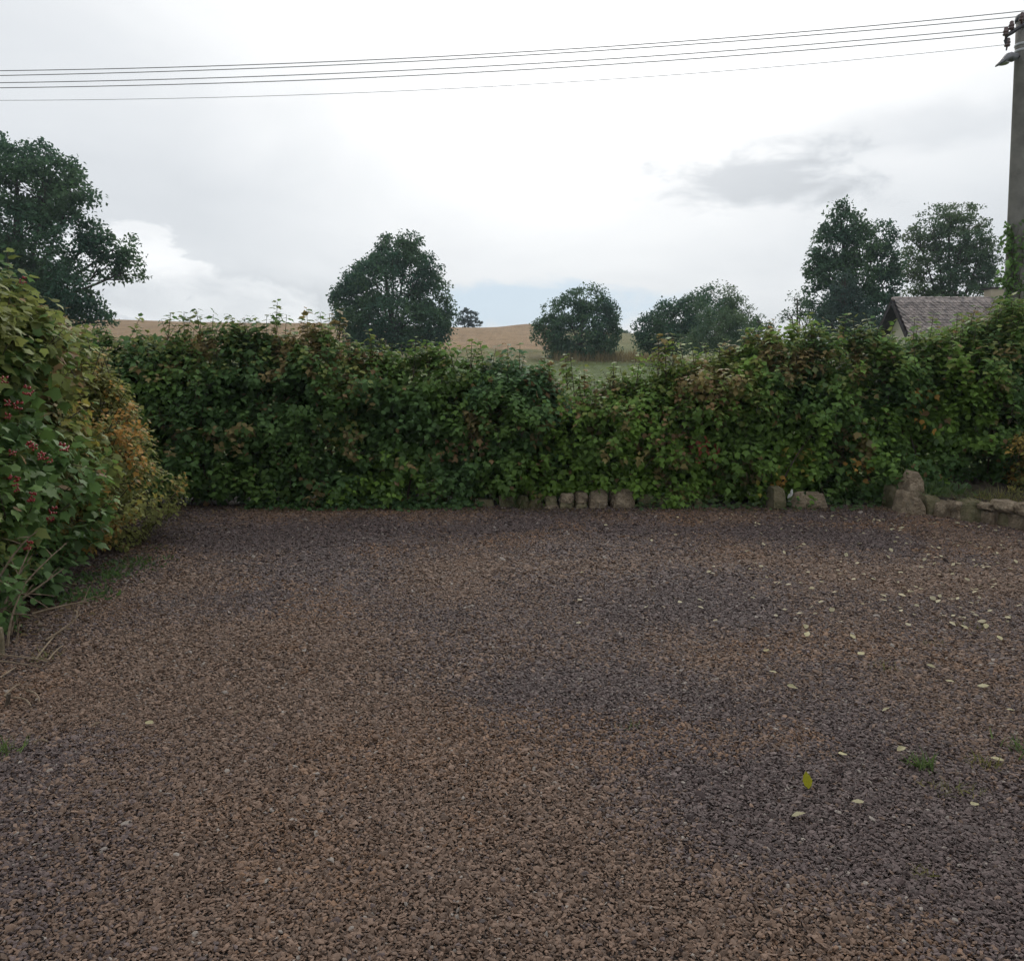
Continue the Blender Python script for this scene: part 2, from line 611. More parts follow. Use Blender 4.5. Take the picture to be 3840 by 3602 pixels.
def patch_mix(p):
    """0 = purple grey chips, 1 = brown chips; soft uneven patches over the yard"""
    q = p.copy()
    q[:, 0] *= 1.3
    q[:, 1] *= 0.75
    n = fbm(q, 0.75, 31, 4)
    px, py = PIX(p)
    brown = np.zeros(len(p))
    for sx, sy, rx, ry in ((1480, 3340, .9, .7), (1500, 2900, .95, .7), (1300, 2500, 1.2, .7), (900, 2400, 1.1, .5), (500, 2450, 1.0, .5), (2000, 2130, 1.2, .4), (2150, 2420, .7, .45), (150, 2600, .7, .5),
                           (3250, 3480, .45, .25), (2650, 2500, .3, .3), (3600, 2180, .8, .5), (2700, 2100, .9, .3), (2880, 2800, .18, .14), (1000, 2950, .6, .6), (2050, 3450, .5, .3)):
        cx, cy, _ = G(sx, sy)
        brown += .50 * np.exp(-((p[:, 0] - cx) / rx) ** 2 - ((p[:, 1] - cy) / ry) ** 2)
    for sx, sy, rx, ry in ((900, 2030, 1.7, .6), (1900, 1985, 2.2, .5), (3000, 2700, 1.0, 1.0), (2550, 3100, .5, .6), (300, 2820, .55, .35), (250, 3200, .35, .5), (1650, 2320, .3, .3), (2600, 2280, .5, .4), (3300, 3150, .7, .5), (2350, 2700, .35, .5), (3000, 2000, 1.5, .4)):
        cx, cy, _ = G(sx, sy)
        brown -= .50 * np.exp(-((p[:, 0] - cx) / rx) ** 2 - ((p[:, 1] - cy) / ry) ** 2)
    return np.clip((n - 0.49) * 2.6 + brown + 0.47, 0, 1)


def GY(px, py, dz=0.0):
    g_ = G(px, py)
    for _ in range(3):
        g_ = G(px, py, float(yard_z(np.array([g_[0]]), np.array([g_[1]]))[0]) + dz)
    return g_


pts = []
for y0, y1, s in ((1.35, 2.6, .0083), (2.6, 4.0, .0090), (4.0, 6.0, .0110), (6.0, 8.0, .0145), (8.0, 9.95, .0180)):
    yy = np.arange(y0, y1, s)
    hw = 0.66 * (y1 + .3) + 0.55
    xx = np.arange(-hw, hw + .2, s)
    A, B = np.meshgrid(xx, yy)
    A = A.ravel() + rng.uniform(-.55, .55, A.size) * s
    B = B.ravel() + rng.uniform(-.55, .55, B.size) * s
    pts.append(np.stack([A, B, np.full_like(A, s)], -1))
pts = np.concatenate(pts)
keep = (pts[:, 0] > -4.3) & (np.abs(pts[:, 0]) < 0.68 * pts[:, 1] + 0.9) & (pts[:, 0] < 6.2)
pts = pts[keep]
ns = len(pts)
size = pts[:, 2] / .0083
p3 = np.stack([pts[:, 0], pts[:, 1], yard_z(pts[:, 0], pts[:, 1]) + rng.uniform(0.0, .008, ns)], -1)
mixv = patch_mix(p3)
pick = (rng.uniform(size=ns) < mixv * .92 + .04)
brownc = np.array((0.126, 0.081, 0.057))
purp = np.array((0.080, 0.058, 0.054))
rustc = np.array((0.140, 0.082, 0.050))
C = np.where(pick[:, None], brownc, purp)
rp = np.clip((fbm(p3, 1.5, 55, 3) - .60) * 4, 0, .40)
C = np.where((rng.uniform(size=ns) < rp)[:, None], rustc, C)
C = C * rng.uniform(.55, 1.45, ns)[:, None]
pale = rng.uniform(size=ns) < .012
C = np.where(pale[:, None], np.array((.22, .19, .165)), C)
me = bpy.data.meshes.new('gravel')
me.vertices.add(ns)
me.vertices.foreach_set('co', p3.astype(np.float32).ravel())
a = me.attributes.new('scol', 'FLOAT_COLOR', 'POINT')
cc = np.ones((ns, 4), np.float32)
cc[:, :3] = C
a.data.foreach_set('color', cc.ravel())
a = me.attributes.new('srot', 'FLOAT_VECTOR', 'POINT')
rot = np.stack([rng.normal(0, .42, ns), rng.normal(0, .42, ns), rng.uniform(0, 6.283, ns)], -1)
a.data.foreach_set('vector', rot.astype(np.float32).ravel())
a = me.attributes.new('sscale', 'FLOAT_VECTOR', 'POINT')
s0 = .0063 * np.minimum(size, 2.0) * np.exp(rng.normal(0, .30, ns))
sv = np.stack([s0 * rng.uniform(.9, 1.35, ns), s0 * rng.uniform(.65, 1.0, ns), s0 * rng.uniform(.22, .48, ns)], -1)
a.data.foreach_set('vector', sv.astype(np.float32).ravel())
gm, nt, b, o_ = mat('gravel_stone')
at = node(nt, 'ShaderNodeAttribute', attribute_name='scol', attribute_type='INSTANCER')
geo = node(nt, 'ShaderNodeNewGeometry')
n1 = node(nt, 'ShaderNodeTexNoise', {'Vector': geo.outputs['Position'], 'Scale': 160.0, 'Detail': 3.0})
mr = node(nt, 'ShaderNodeMapRange', {0: n1.outputs['Fac'], 3: 0.75, 4: 1.25})
vs = node(nt, 'ShaderNodeVectorMath', {0: at.outputs['Color'], 'Scale': mr.outputs[0]}, operation='SCALE')
nt.links.new(vs.outputs[0], b.inputs['Base Color'])
b.inputs['Roughness'].default_value = 0.72
b.inputs['Specular IOR Level'].default_value = 0.3
gv = obj('gravel', me, gm)
tag(gv, 'loose brown and purple grey stone chips covering the yard', 'gravel', None, 'stuff')
ng = bpy.data.node_groups.new('gravel_stones', 'GeometryNodeTree')
ng.interface.new_socket('Geometry', in_out='INPUT', socket_type='NodeSocketGeometry')
ng.interface.new_socket('Geometry', in_out='OUTPUT', socket_type='NodeSocketGeometry')
gi, go = ng.nodes.new('NodeGroupInput'), ng.nodes.new('NodeGroupOutput')
geo2inst = ng.nodes.new('GeometryNodeGeometryToInstance')
for k in range(7):
    ico = ng.nodes.new('GeometryNodeMeshIcoSphere')
    ico.inputs['Radius'].default_value = 1.0
    ico.inputs['Subdivisions'].default_value = 1 if k % 2 else 2
    sp = ng.nodes.new('GeometryNodeSetPosition')
    pos = ng.nodes.new('GeometryNodeInputPosition')
    tx = ng.nodes.new('ShaderNodeTexNoise')
    tx.noise_dimensions = '4D'
    tx.inputs['W'].default_value = 3.7 * k + 1
    tx.inputs['Scale'].default_value = 0.75
    tx.inputs['Detail'].default_value = 0.5
    sb = ng.nodes.new('ShaderNodeVectorMath')
    sb.operation = 'SUBTRACT'
    sb.inputs[1].default_value = (.5, .5, .5)
    scl = ng.nodes.new('ShaderNodeVectorMath')
    scl.operation = 'SCALE'
    scl.inputs['Scale'].default_value = 1.9
    ng.links.new(pos.outputs[0], tx.inputs['Vector'])
    ng.links.new(tx.outputs['Color'], sb.inputs[0])
    ng.links.new(sb.outputs[0], scl.inputs[0])
    ng.links.new(ico.outputs['Mesh'], sp.inputs['Geometry'])
    ng.links.new(scl.outputs[0], sp.inputs['Offset'])
    sm = ng.nodes.new('GeometryNodeSetMaterial')
    sm.inputs['Material'].default_value = gm
    ng.links.new(sp.outputs[0], sm.inputs['Geometry'])
    sh = ng.nodes.new('GeometryNodeSetShadeSmooth')
    sh.inputs['Shade Smooth'].default_value = False
    ng.links.new(sm.outputs[0], sh.inputs['Geometry'])
    ng.links.new(sh.outputs[0], geo2inst.inputs[0])
iop = ng.nodes.new('GeometryNodeInstanceOnPoints')
m2p = ng.nodes.new('GeometryNodeMeshToPoints')
ng.links.new(gi.outputs[0], m2p.inputs['Mesh'])
ng.links.new(m2p.outputs[0], iop.inputs['Points'])
ng.links.new(geo2inst.outputs[0], iop.inputs['Instance'])
iop.inputs['Pick Instance'].default_value = True
for nm, sock in (('srot', 'Rotation'), ('sscale', 'Scale')):
    na = ng.nodes.new('GeometryNodeInputNamedAttribute')
    na.data_type = 'FLOAT_VECTOR'
    na.inputs['Name'].default_value = nm
    if sock == 'Rotation':
        e2r = ng.nodes.new('FunctionNodeEulerToRotation')
        ng.links.new(na.outputs[0], e2r.inputs[0])
        ng.links.new(e2r.outputs[0], iop.inputs[sock])
    else:
        ng.links.new(na.outputs[0], iop.inputs[sock])
ng.links.new(iop.outputs[0], go.inputs[0])
md = gv.modifiers.new('stones', 'NODES')
md.node_group = ng


# ------------------------------------------------------------------ house behind the hedge
HY, HX = 36.0, float(P(3345, 1122, 36.0)[0])
HZ = float(P(3345, 1122, 36.0)[2])
HLEN, HPITCH = 12.5, R(47)
HHALF = 3.6
hb = float(terrain_z(HX + 5, HY))
house = empty('house', (HX + HLEN / 2, HY, hb), 'cream rendered house with brown tiled roof and chimney beyond the hedge', 'house')
eave_drop = HHALF * math.tan(HPITCH)
OV = 0.55
# gable walls and long walls as one closed block with a ridge
x0, x1 = HX + OV, HX + HLEN - OV
zi = HZ - 0.16
zw = zi - (HHALF - .5) * math.tan(HPITCH)
hh = HHALF - .5
Vh = [(x0, HY - hh, hb - .4), (x0, HY + hh, hb - .4), (x0, HY + hh, zw), (x0, HY, zi), (x0, HY - hh, zw),
      (x1, HY - hh, hb - .4), (x1, HY + hh, hb - .4), (x1, HY + hh, zw), (x1, HY, zi), (x1, HY - hh, zw)]
Fh = [(0, 4, 3, 2, 1), (5, 6, 7, 8, 9), (0, 5, 9, 4), (1, 2, 7, 6), (4, 9, 8, 3), (3, 8, 7, 2)]
obj('wall', mesh_np('house_wall', Vh, Fh), M['render'], house)
# roof boarding: two thin slabs
def roof_slab(sy):
    t = 0.10
    a = np.array((0, sy * math.cos(HPITCH), -math.sin(HPITCH)))
    nn = np.array((0, sy * math.sin(HPITCH), math.cos(HPITCH)))
    L = HHALF / math.cos(HPITCH)
    V = []
    for x in (HX, HX + HLEN):
        o = np.array((x, HY, HZ - .03))
        V += [o, o + a * L, o + a * L - nn * t, o - nn * t * 1.0]
    return V, [(0, 1, 5, 4), (1, 2, 6, 5), (2, 3, 7, 6), (3, 0, 4, 7), (0, 3, 2, 1), (4, 5, 6, 7)]


roof = obj('roof', mesh_np('roof', *joinVF([roof_slab(-1), roof_slab(1)])), M['dark_board'], house)
M['tile'], nt, b, o_ = mat('roof_tile')
oi = node(nt, 'ShaderNodeObjectInfo')
geo = node(nt, 'ShaderNodeNewGeometry')
n1 = node(nt, 'ShaderNodeTexNoise', {'Vector': geo.outputs['Position'], 'Scale': 5.0, 'Detail': 6.0})
cr = node(nt, 'ShaderNodeValToRGB', {'Fac': n1.outputs['Fac']})
cr.color_ramp.elements[0].position = .35
cr.color_ramp.elements[0].color = (0.10, 0.084, 0.08, 1)
cr.color_ramp.elements[1].position = .7
cr.color_ramp.elements[1].color = (0.34, 0.285, 0.262, 1)
nt.links.new(cr.outputs['Color'], b.inputs['Base Color'])
b.inputs['Roughness'].default_value = .7
TWD, TGA, TLN = 0.18, 0.155, 0.36
def tile_mesh():
    out = [(-.085, 0), (.085, 0), (.085, -.26), (.06, -.325), (0, -.36), (-.06, -.325), (-.085, -.26)]
    V = [(x, y, 0.018) for x, y in out] + [(x, y, 0.0) for x, y in out]
    n = len(out)
    F = [tuple(range(n))[::-1], tuple(range(n, 2 * n))] + [(i, (i + 1) % n, n + (i + 1) % n, n + i) for i in range(n)]
    return mesh_np('tile', V, F)
tme = tile_mesh()
tme.materials.append(M['tile'])
tbase = (np.array([v.co for v in tme.vertices]), [tuple(p.vertices) for p in tme.polygons])
cols_, rows_ = int(HLEN / TWD), 22
restV = []
hl = Vector(house.location)
cnt = 0
rmat = Matrix.Rotation(HPITCH - R(4), 4, 'X')
for rr in range(rows_):
    for c_ in range(cols_):
        s = 0.05 + rr * TGA
        off = (rr % 2) * TWD / 2
        x = HX + .02 + (c_ + .5) * TWD + off
        if x > HX + HLEN - .02:
            continue
        p = Vector((x, HY - s * math.cos(HPITCH) - .05, HZ - s * math.sin(HPITCH) + .055))
        m4 = Matrix.Translation(p) @ Matrix.Rotation(random.uniform(-.03, .03), 4, 'Z') @ Matrix.Rotation(HPITCH - R(9) + random.uniform(-.04, .04), 4, 'X')
        if rr < 14 and c_ < 22 and cnt < 300:
            t_ = bpy.data.objects.new('tile', tme)
            t_.matrix_local = Matrix.Translation(-hl) @ m4
            link(t_, roof)
            cnt += 1
        else:
            restV.append((np.array([m4 @ Vector(v) for v in tbase[0]]), tbase[1]))
o = obj('tiles', mesh_np('tiles', *joinVF(restV)), M['tile'], None)
o.parent = roof
o.location = -hl
tag(o, kind='stuff')
# ridge caps
parts = []
for k in range(int(HLEN / .36)):
    xa = HX + k * .36
    pr = [(xa, HY, HZ - .02), (xa + .38, HY, HZ + .0)]
    parts.append(tubes([(pr, (.11, .125))], 8))
o = obj('ridge_tiles', mesh_np('ridge_tiles', *joinVF(parts)), M['tile'], None, None, True)
o.parent = roof
o.location = -hl
# verge boards on the near gable
for sy in (-1, 1):
    L = HHALF / math.cos(HPITCH)
    a = np.array((0, sy * math.cos(HPITCH), -math.sin(HPITCH)))
    nn = np.array((0, sy * math.sin(HPITCH), math.cos(HPITCH)))
    q = np.array((HX - .03, HY, HZ - .04))
    Vv = []
    for dx in (0, .025):
        for (t1, t2) in ((0, 0.05), (L, 0.05), (L, -.12), (0, -.12)):
            Vv.append(q + np.array((dx, 0, 0)) + a * t1 + nn * t2)
    obj('verge_board', mesh_np('verge_board', Vv, [(0, 1, 2, 3), (4, 7, 6, 5), (0, 4, 5, 1), (1, 5, 6, 2), (2, 6, 7, 3), (3, 7, 4, 0)]), M['dark_board'], house)
# chimney
cx_, cz_ = float(P(3728, 1100, HY + .3)[0]), float(P(3728, 1086, HY + .3)[2])
ch = obj('chimney', mesh_np('chimney', *box((cx_, HY + .3, (cz_ + HZ - .8) / 2), (.58, .58, cz_ - HZ + .8))), M['chimney'], house)
o = obj('chimney_cap', mesh_np('chimney_cap', *box((cx_, HY + .3, cz_ + .035), (.70, .70, .07))), M['dark_board'], None)
o.parent = ch
o.location = -hl

# ------------------------------------------------------------------ concrete pole with wires and lamp
PY = 15.0
pt, pm = P(3839, 70, PY), P(3797, 1220, PY)
dirp = (pm - pt) / (pm[2] - pt[2])
pb = pt + dirp * (-.3 - pt[2])
pole = empty('utility_pole', tuple(pb), 'tall grey concrete utility pole at the right edge of the hedge', 'utility pole')
tt = np.linspace(0, 1, 12)
pp = pb[None] + (pt - pb)[None] * tt[:, None]
rr0 = np.interp(pp[:, 2], [0, pm[2], pt[2]], [.185, .158, .118])
obj('shaft', mesh_np('shaft', *tubes([(pp, rr0)], 20)), M['concrete'], pole, smooth=True)


def pole_at(py):
    return pb + (pt - pb) * ((P(3820, py, PY)[2] - pb[2]) / (pt[2] - pb[2]))


for py in (170, 193):
    c = pole_at(py)
    V_, F_ = lathe(c - np.array((0, 0, .02)), [(.128, 0), (.132, .005), (.132, .035), (.128, .04)], 20)
    obj('band', mesh_np('band', V_, F_), M['band'], pole, smooth=True)
# curved iron bracket to the left, its mirror to the right
a0 = pole_at(95)
L1 = [a0 + np.array((.0, -.13, .0)), P(3815, 108, PY - .14), P(3795, 122, PY - .14), P(3778, 132, PY - .14), P(3772, 150, PY - .14), P(3778, 168, PY - .14)]
obj('bracket', mesh_np('bracket', *tubes([(np.array(L1), np.full(6, .036))], 8)), M['iron'], pole)
L2 = [np.array((2 * a0[0] - q[0], q[1], q[2])) for q in L1]
obj('bracket', mesh_np('bracket', *tubes([(np.array(L2), np.full(6, .036))], 8)), M['iron'], pole)
topc = pole_at(72)
obj('cap', mesh_np('cap', *lathe(topc - np.array((0, 0, .04)), [(.135, 0), (.14, .03), (.13, .10), (.05, .13)], 16)), M['iron'], pole, smooth=True)
INS = [(.012, -.06), (.014, 0), (.045, .01), (.05, .03), (.03, .045), (.044, .055), (.046, .085), (.03, .10), (.036, .115), (.03, .14), (.008, .15)]
ins_pos = {}
for nm, (px, py) in {'w2': (3831, 80), 'w3': (3792, 112), 'w4': (3771, 135)}.items():
    q = P(px, py, PY - .14)
    ins_pos[nm] = q + np.array((0, 0, .105))
    obj('insulator', mesh_np('insulator', *lathe(q, INS, 12)), M['ceramic'], pole, smooth=True)
q = P(3776, 176, PY - .14)
obj('insulator', mesh_np('insulator', *lathe(q, INS, 12, (0.1, 0, 1))), M['ceramic'], pole, smooth=True)
for (px, py) in ((3792, 112), (3771, 135)):
    q = P(px, py, PY - .14)
    q[0] = 2 * a0[0] - q[0]
    obj('insulator', mesh_np('insulator', *lathe(q, INS, 12)), M['ceramic'], pole, smooth=True)

# street lamp: loft of rounded sections along the arm
h0, h1 = P(3736, 246, PY - .2), P(3815, 212, PY - .1)
secs = [(0, .018, .03, -.01), (.08, .045, .09, .0), (.25, .085, .13, .03), (.45, .105, .14, .05), (.62, .095, .12, .05), (.78, .075, .08, .03), (1.0, .05, .05, .0)]
V_, F_ = [], []
for k, (t, hz, wy, up) in enumerate(secs):
    c = h0 + (h1 - h0) * t + np.array((0, 0, up * .55))
    for s in range(12):
        a = 2 * math.pi * s / 12
        zz_ = math.sin(a) * hz
        if zz_ < 0 and t < .65:
            zz_ *= .45
        V_.append(c + np.array((0, math.cos(a) * wy, zz_)))
for k in range(len(secs) - 1):
    for s in range(12):
        F_.append((k * 12 + s, k * 12 + (s + 1) % 12, (k + 1) * 12 + (s + 1) % 12, (k + 1) * 12 + s))
F_ += [tuple(range(12))[::-1], tuple(len(secs) * 12 - 12 + s for s in range(12))]
lamp = empty('street_lamp', tuple(h1), 'small grey street lamp head fixed to the concrete pole', 'street lamp')
obj('head', mesh_np('lamp_head', V_, F_), M['lamp_grey'], lamp, smooth=True)
gc = h0 + (h1 - h0) * .33
obj('glass_cover', mesh_np('glass_cover', *lathe(gc + np.array((0, 0, -.02)), [(.05, -.012), (.08, -.008), (.095, 0.0), (.095, .01)], 14)), M['glass'], lamp, smooth=True)
obj('arm', mesh_np('lamp_arm', *tubes([(np.array([h1 - (h1 - h0) * .06, h1 + np.array((.06, 0.05, .02)), h1 + np.array((.11, .1, .03))]), (.03, .03, .03))], 8)), M['iron'], lamp)

WIRES = [('w1', [(0, 266), (1932, 197), (3990, 26)], 'topmost thin power line crossing the sky'),
         ('w2', [(0, 284), (1932, 210), (3831, 62)], 'second power line from the top, ending on the pole tip insulator'),
         ('w3', [(0, 311), (1932, 243), (3792, 100)], 'third power line from the top, tied to the upper bracket insulator'),
         ('w4', [(0, 330), (1932, 264), (3771, 121)], 'fourth power line from the top, tied to the lower bracket insulator'),
         ('w5', [(0, 377), (1932, 320), (3774, 168)], 'lowest and faintest power line crossing the sky')]
for nm, kp, lab in WIRES:
    cf = np.polyfit([k[0] for k in kp], [k[1] for k in kp], 2)
    px = np.linspace(-1500, kp[2][0], 50)
    py = np.polyval(cf, px)
    Yw = PY - .14 + (3800 - px) / 3800 * 1.5
    pth = np.array([P(a, b_, c) for a, b_, c in zip(px, py, Yw)])
    r_ = .0045 if nm == 'w5' else .0080
    o = obj('power_line', mesh_np('power_line', *tubes([(pth, np.full(len(pth), r_))], 5)), M['wire'], None, tuple(pth[-1]))
    tag(o, lab, 'power line', 'power lines strung from the pole')


# ------------------------------------------------------------------ trees beyond the hedge
def tree(name, label, Y, lobes, base_px, cols, leaf=.17, dens=1.0, trunk_r=.18, clump=.30, gap=.36, seed=1, T=T_DIA, droop=.3, flat=.75, group='trees beyond the hedge', kmin=.55, branches=9, cat='tree', per=20):
    global rng
    keep_rng = rng
    rng = np.random.default_rng(100 + seed)
    k = Y / FPX
    bx = P(base_px, 1300, Y)[0]
    base = np.array((bx, Y, float(terrain_z(bx, Y)) - .05))
    root = empty(name, tuple(base), label, cat, group)
    cen, rad = [], []
    for (px, py, rx, ry, dY) in lobes:
        cen.append(P(px, py, Y + dY))
        rad.append((rx * k, rx * k * .95, ry * k))
    cen, rad = np.array(cen), np.array(rad)
    top = cen[np.argmax(cen[:, 2])]
    mid = cen.mean(0)
    # trunk and limbs
    fork = base * .45 + np.array((mid[0], mid[1], mid[2])) * .55
    paths = [(bez(base, fork, (.1, 0, 0), 6), np.linspace(trunk_r, trunk_r * .7, 6)),
             (bez(fork, top, (-.1, 0, .2), 7), np.linspace(trunk_r * .7, .03, 7))]
    LP = []
    for c, r in zip(cen, rad):
        st = base + (fork - base) * rng.uniform(.55, 1.0)
        paths.append((bez(st, c, (0, 0, -.25 * r[2]), 6), np.linspace(trunk_r * .30, .03, 6)))
        area = r[0] * r[2] * 12.0
        n = int(area * 6.5 * dens)
        d = rsphere(n)
        rr_ = kmin + (1.06 - kmin) * rng.uniform(size=n) ** .55
        nz = fbm(d * 1.7 + c, 1.0, seed, 2)
        rr_ = rr_ * (.80 + .42 * nz)
        q = c + d * r * rr_[:, None]
        # inside of other lobes stays thinner
        ins = np.zeros(n, bool)
        for c2, r2 in zip(cen, rad):
            if c2 is c:
                continue
            ins |= (((q - c2) / r2) ** 2).sum(1) < .30
        ok = (~ins | (rng.uniform(size=n) < .3)) & (fbm(q, .9 / max(clump, .2) * .3, seed + 7, 2) > gap)
        # the side away from the photograph may be thinner
        ok &= (d[:, 1] < .35) | (rng.uniform(size=n) < .55)
        q, d = q[ok], d[ok]
        LP.append(np.concatenate([q, d], 1))
        if len(q):
            for j in rng.choice(len(q), min(branches, len(q)), replace=False):
                stt = c + (q[j] - c) * 0.02 + (st - c) * rng.uniform(0, .25)
                paths.append((bez(stt, q[j], rng.normal(0, .12, 3), 4), np.linspace(.028, .008, 4)))
    obj('trunk', mesh_np('trunk', *tubes(paths, 6)), M['bark'], root, smooth=True)
    LP = np.concatenate(LP)
    q, d = LP[:, :3], LP[:, 3:]
    n = len(q)
    pos = np.repeat(q, per, 0)
    dd = np.repeat(d, per, 0)
    off = np.clip(rng.normal(size=(n * per, 3)), -1.5, 1.5) * clump * np.array((1, 1, flat)) * np.repeat(rng.uniform(.55, 1.15, n), per)[:, None]
    pos = pos + off
    D = nrm(rsphere(n * per) + dd * .5 + np.array((0, 0, -droop)))
    N = nrm(rsphere(n * per) * .8 + np.array((0, 0, .8)) + dd * .4)
    S = leaf * rng.uniform(.7, 1.25, n * per)
    w = fbm(pos, .55, seed + 3, 2)
    c0, c1 = np.array(cols[0]), np.array(cols[1])
    w = np.clip((w - .35) * 3, 0, 1)[:, None]
    C_ = (c0 * (1 - w) + c1 * w) * rng.uniform(.7, 1.3, n * per)[:, None]
    V_, F_, C_ = leaves(T, pos, D, N, S, C_)
    obj('crown', mesh_np('crown', V_, F_, C_), M['tree_leaf'], root)
    rng = keep_rng
    return root


DK = ((.048, .106, .066), (.078, .140, .062))
MD = ((.066, .122, .066), (.100, .156, .066))
LT = ((.072, .126, .070), (.108, .158, .070))
oak = [(60, 610, 130, 85, 0), (-60, 760, 260, 190, .5), (170, 700, 150, 100, -.5), (270, 735, 80, 75, 0), (200, 640, 90, 60, .3), (60, 880, 230, 130, -1), (150, 1010, 130, 110, -1.5),
       (-80, 1040, 220, 160, 0), (350, 890, 70, 52, .5), (430, 930, 78, 50, .8), (480, 1015, 55, 50, 1), (400, 1000, 55, 50, .8), (330, 1140, 75, 60, -1), (250, 1090, 110, 80, -1.5), (380, 1195, 40, 26, -1), (80, 1150, 180, 100, -1), (-200, 900, 220, 260, 1)]
tree('oak_tree', 'large dark oak with spreading right-hand boughs at the left edge', 40, oak, -40, DK, .20, 1.0, .42, .24, .41, 11)
rt = [(1475, 955, 78, 62, 0), (1400, 1030, 72, 75, .5), (1560, 1025, 82, 80, 0), (1470, 1080, 170, 130, -.5), (1340, 1130, 85, 90, 0), (1610, 1130, 85, 100, .3), (1470, 1190, 190, 90, -.8), (1370, 1210, 100, 70, 0), (1590, 1220, 100, 70, 0), (1470, 1262, 170, 55, 0), (1380, 1275, 90, 40, 0), (1570, 1275, 90, 40, 0), (1300, 1110, 50, 28, 0), (1650, 1180, 50, 60, 0), (1430, 905, 28, 26, 0), (1535, 905, 36, 26, 0)]
tree('broadleaf_tree', 'rounded dark green tree rising alone over the middle of the hedge', 55, rt, 1470, DK, .21, 1.0, .30, .27, .39, 12)
sh = [(2190, 1125, 95, 45, 0), (2130, 1180, 90, 60, .4), (2230, 1190, 85, 65, 0), (2180, 1250, 130, 75, -.5), (2060, 1230, 50, 40, .5), (2030, 1255, 40, 30, .5), (2180, 1300, 125, 40, -.5), (2285, 1250, 36, 42, 0), (2275, 1180, 34, 26, 0), (2180, 1325, 110, 30, -.3)]
tree('scrub_tree', 'bushy round thorn tree beside the stubble field, left of the meadow gap', 60, sh, 2180, DK, .19, 1.25, .22, .24, .37, 13)
g1 = [(2520, 1200, 90, 65, 0), (2460, 1240, 70, 60, .3), (2600, 1180, 90, 70, .3), (2520, 1270, 110, 50, 0), (2430, 1280, 40, 34, 0)]
tree('leafy_tree', 'low dark tree right of the meadow gap, touching a taller bushy one', 54, g1, 2520, DK, .19, 1.2, .2, .27, .31, 14)
g2 = [(2700, 1120, 75, 48, 0), (2770, 1170, 55, 60, .2), (2660, 1180, 90, 70, 0), (2740, 1240, 90, 70, 0), (2640, 1260, 80, 60, 0), (2780, 1250, 46, 50, 0)]
tree('leafy_tree', 'airy topped tree behind a pale green bush, right of the meadow gap', 57, g2, 2700, MD, .17, 1.0, .2, .27, .40, 15)
g3 = [(2680, 1240, 80, 75, 0), (2740, 1220, 55, 60, 0), (2620, 1280, 60, 45, 0), (2720, 1290, 90, 40, 0)]
tree('green_bush', 'paler grey green bush in front of the airy topped tree', 46, g3, 2690, LT, .13, 1.3, .1, .22, .26, 16, group=None, cat='bush')
tall = [(3150, 800, 36, 34, 0), (3170, 850, 70, 60, 0), (3120, 930, 80, 80, 0), (3200, 930, 80, 80, 0), (3290, 900, 64, 60, .5), (3310, 980, 56, 70, .5), (3120, 1040, 90, 80, 0), (3210, 1040, 80, 80, -.3),
        (3310, 1070, 56, 60, .5), (3090, 1130, 70, 70, 0), (3190, 1140, 110, 80, 0), (3290, 1160, 70, 60, 0), (3180, 1220, 140, 60, 0), (3058, 990, 36, 50, 0), (3340, 1010, 26, 36, .5)]
tree('tall_tree', 'tall narrow two-topped dark tree left of the tiled house', 46, tall, 3190, DK, .19, 1.15, .24, .23, .38, 17, branches=14)
con = [(3170, 1060, 34, 46, 0), (3150, 1120, 54, 50, 0), (3190, 1130, 54, 50, 0), (3170, 1190, 90, 50, 0), (3110, 1220, 60, 40, 0), (3230, 1220, 60, 40, 0)]
tree('spruce_tree', 'dense blue green conical tree in front of the tall two-topped tree', 41, con, 3170, ((.050, .086, .070), (.064, .100, .076)), .12, 1.5, .12, .17, .22, 18, flat=.5, cat='tree')
airy = [(3560, 800, 95, 34, 0), (3620, 840, 80, 26, .4), (3500, 860, 80, 30, 0), (3600, 900, 110, 30, -.4), (3440, 880, 45, 30, 0), (3460, 950, 90, 34, .3), (3580, 960, 110, 34, 0), (3690, 930, 60, 30, 0), (3420, 1010, 60, 34, 0),
        (3520, 1030, 90, 34, -.4), (3650, 1020, 90, 34, .2), (3460, 1080, 70, 30, 0), (3600, 1090, 120, 30, 0), (3700, 1060, 50, 30, 0), (3500, 1120, 100, 24, 0), (3700, 980, 46, 26, 0)]
tree('airy_tree', 'spreading light foliaged tree with visible limbs behind the tiled roof', 49, airy, 3570, LT, .16, 1.7, .20, .20, .36, 19, flat=.55, branches=16, kmin=.2)
sm1 = [(2990, 1120, 26, 30, 0), (3000, 1160, 40, 40, 0), (2970, 1190, 46, 34, 0), (3020, 1220, 60, 34, 0)]
tree('young_tree', 'small loose tree peeping over the hedge left of the tall tree', 43, sm1, 3000, MD, .13, .45, .08, .18, .36, 20)
sm2 = [(2848, 1200, 16, 30, 0), (2850, 1240, 40, 26, 0), (2880, 1230, 26, 24, 0), (2820, 1260, 36, 24, 0)]
tree('young_spruce', 'small pointed evergreen tip between the pale bush and the young tree', 44, sm2, 2850, DK, .12, 1.2, .07, .13, .26, 21)
